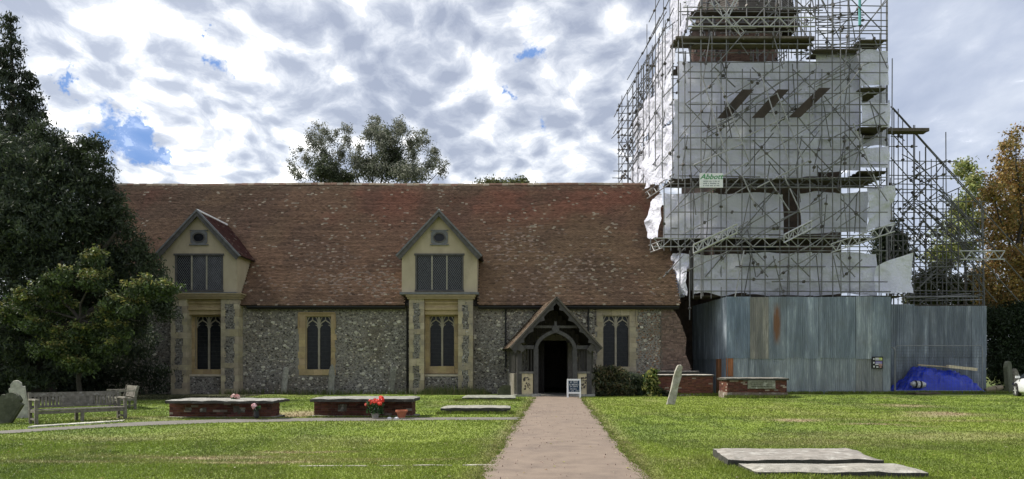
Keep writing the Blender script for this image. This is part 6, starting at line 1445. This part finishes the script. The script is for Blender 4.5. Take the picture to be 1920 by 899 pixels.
# lawn blades
r = np.random.default_rng(99); N = 330000; Y = np.exp(r.uniform(math.log(9.2), math.log(40), N)); X = r.uniform(-.80, .80, N)*Y
near = r.random(N) < .25; Y[near] = r.uniform(9.3, 16, near.sum()); X[near] = r.uniform(-.8,.8,near.sum())*Y[near]
dx = np.abs(X-xc(Y)); edge = PW+(vn(Y,0,1.7,3)-.5)*.1; ok = (dx > edge-.02) & ~side_path(X, Y, -.03)
for (a, b_, c, d) in ((-10.6,-7.3,22.4,23.8),(-6.3,-3.0,22.9,24.5),(3.5,5.85,10.45,11.36),(3.42,5.9,11.45,12.98),(PX(826,24.6),0,24.6,25.9),(PX(866,34),.3,34,36.6),(7.8,11.1,40,42)): ok &= ~((X > a) & (X < b_) & (Y > c) & (Y < d))
X, Y = X[ok], Y[ok]; n = len(X); g = gcol(X, Y); dry = g[:,0] > g[:,1]*1.05; ok = ~(dry & (r.random(n) < .5)); X, Y, g = X[ok], Y[ok], g[ok]; n = len(X); tall = (((X > 3.2) & (X < 6.1) & (Y > 10.1) & (Y < 10.45)) | ((X > 3.1) & (X < 3.5) & (Y > 10.3) & (Y < 13.1)))
h = r.uniform(.018,.042,n)*(1+.35*(Y > 20)); h = np.where(tall, r.uniform(.03,.08,n), h); w_ = .004+.0007*Y; an = r.uniform(0,6.28,n); ln = r.normal(0,.5,(n,2))*h[:,None]; Z = gh(X, Y)-.003
k = r.uniform(.72,1.2,n)[:,None]; col = g*k*np.array([1.0,1.02,.95]); ye = r.random(n) < .025; col[ye] = np.array([.26,.24,.11])
V = np.stack([np.stack([X-w_*np.cos(an), Y-w_*np.sin(an), Z],-1), np.stack([X+w_*np.cos(an), Y+w_*np.sin(an), Z],-1), np.stack([X+ln[:,0], Y+ln[:,1], Z+h],-1)],1).reshape(-1,3)
tag(link('grass', nmesh('grass', V, np.arange(3*n).reshape(-1,3), col), M['blade']), 'short mown grass blades covering the lawn', None, None, 'stuff')
# extra tall tuft in front of the ledger stones
tx = r.uniform(3.2,6.1,2600); ty = r.uniform(10.2,10.42,2600); th = r.uniform(.02,.075,2600)*(1+.8*(r.random(2600) > .93)); V = np.stack([np.stack([tx-.006,ty,0*tx],-1), np.stack([tx+.006,ty,0*tx],-1), np.stack([tx+r.normal(0,.03,2600),ty+r.normal(0,.02,2600),th],-1)],1).reshape(-1,3)
tag(link('grass', nmesh('grass_tuft', V, np.arange(7800).reshape(-1,3), gcol(tx,ty)*r.uniform(.7,1.6,2600)[:,None]), M['blade']), 'longer uncut grass along the edge of the near grave slabs', None, None, 'stuff')
# rough tufts growing against the bases of tombs, slabs and along the path edge
V_, F_, C_w = [], [], []; tr_ = np.random.default_rng(7)
def tuft(x, y, h):
    for k in range(6):
        i = len(V_); dx, dy = tr_.normal(0, .025, 2); hh = h*tr_.uniform(.5, 1.2); wq = .004+.0005*y; V_.extend([(x+dx-wq, y+dy, 0), (x+dx+wq, y+dy, 0), (x+dx*3, y+dy*2, hh)]); F_.append((i, i+1, i+2)); q = tr_.uniform(.5, 1.25); C_w.append((.19*q, .25*q, .045*q) if tr_.random() > .12 else (.25*q, .21*q, .10*q))
for (xa_, xb_, yq, n_, h) in ((-10.75,-7.2,22.36,150,.07),(-6.4,-2.9,22.98,150,.07),(3.3,6.0,10.40,160,.06),(3.2,3.5,11.45,40,.07),(-2.5,.1,24.55,150,.12),(-2.6,.4,33.9,120,.12),(7.7,11.2,39.9,170,.16),(10.8,14.1,37.4,170,.16),(12.3,22.6,42.45,420,.18),(22.5,29,42.9,200,.2),(-14.2,-11.0,21.0,60,.08)):
    for _ in range(n_): tuft(tr_.uniform(xa_, xb_), yq+tr_.normal(0, .05), h)
for _ in range(700):
    y = math.exp(tr_.uniform(math.log(9), math.log(38))); tuft(xc(y)+tr_.choice([-1,1])*(PW+tr_.normal(.02,.05)), y, .045)
tag(link('grass', nmesh('edge_grass', np.array(V_), np.array(F_), np.array(C_w)), M['blade']), 'rough tufts of grass growing against tombs and path edges', None, None, 'stuff')
# fallen leaves
m = MB(); random.seed(88)
for i in range(420):
    y = math.exp(random.uniform(math.log(9.5), math.log(38))); x = random.uniform(-.68,.68)*y; s = random.uniform(.016,.036); an = random.uniform(0,6.28)
    z = float(gh(np.array(x), np.array(y)))+(.045 if abs(x-xc(y)) < PW else .03); c, d = math.cos(an)*s, math.sin(an)*s; k = random.uniform(.7,1.2); cl_ = random.choice([(.45*k,.36*k,.16*k), (.30*k,.17*k,.07*k), (.55*k,.50*k,.35*k), (.4*k,.40*k,.1*k)])
    m.add([(x-c,y-d,z), (x+d*.5,y-c*.5,z+s*.35), (x+c,y+d,z+s*.1), (x-d*.5,y+c*.5,z+s*.3)], [(0,1,2,3)], cl_)
tag(part('fallen_leaves', m, M['leaf'], None, colors=True), 'scattered small fallen leaves on the lawn and path', None, None, 'stuff')
m = MB()
for i in range(260):
    y = random.uniform(9.5, 30); x = xc(y)+random.uniform(-1.12,1.12); s = random.uniform(.003,.008); k = random.uniform(.8,1.7); m.box(x-s, x+s, y-s, y+s, .02, .03+s*.6+.016, (.30*k,.22*k,.18*k), j=s*.4)
tag(part('gravel', m, M['straw'], None, colors=True), 'loose grit and small stones on the main path', None, None, 'stuff')
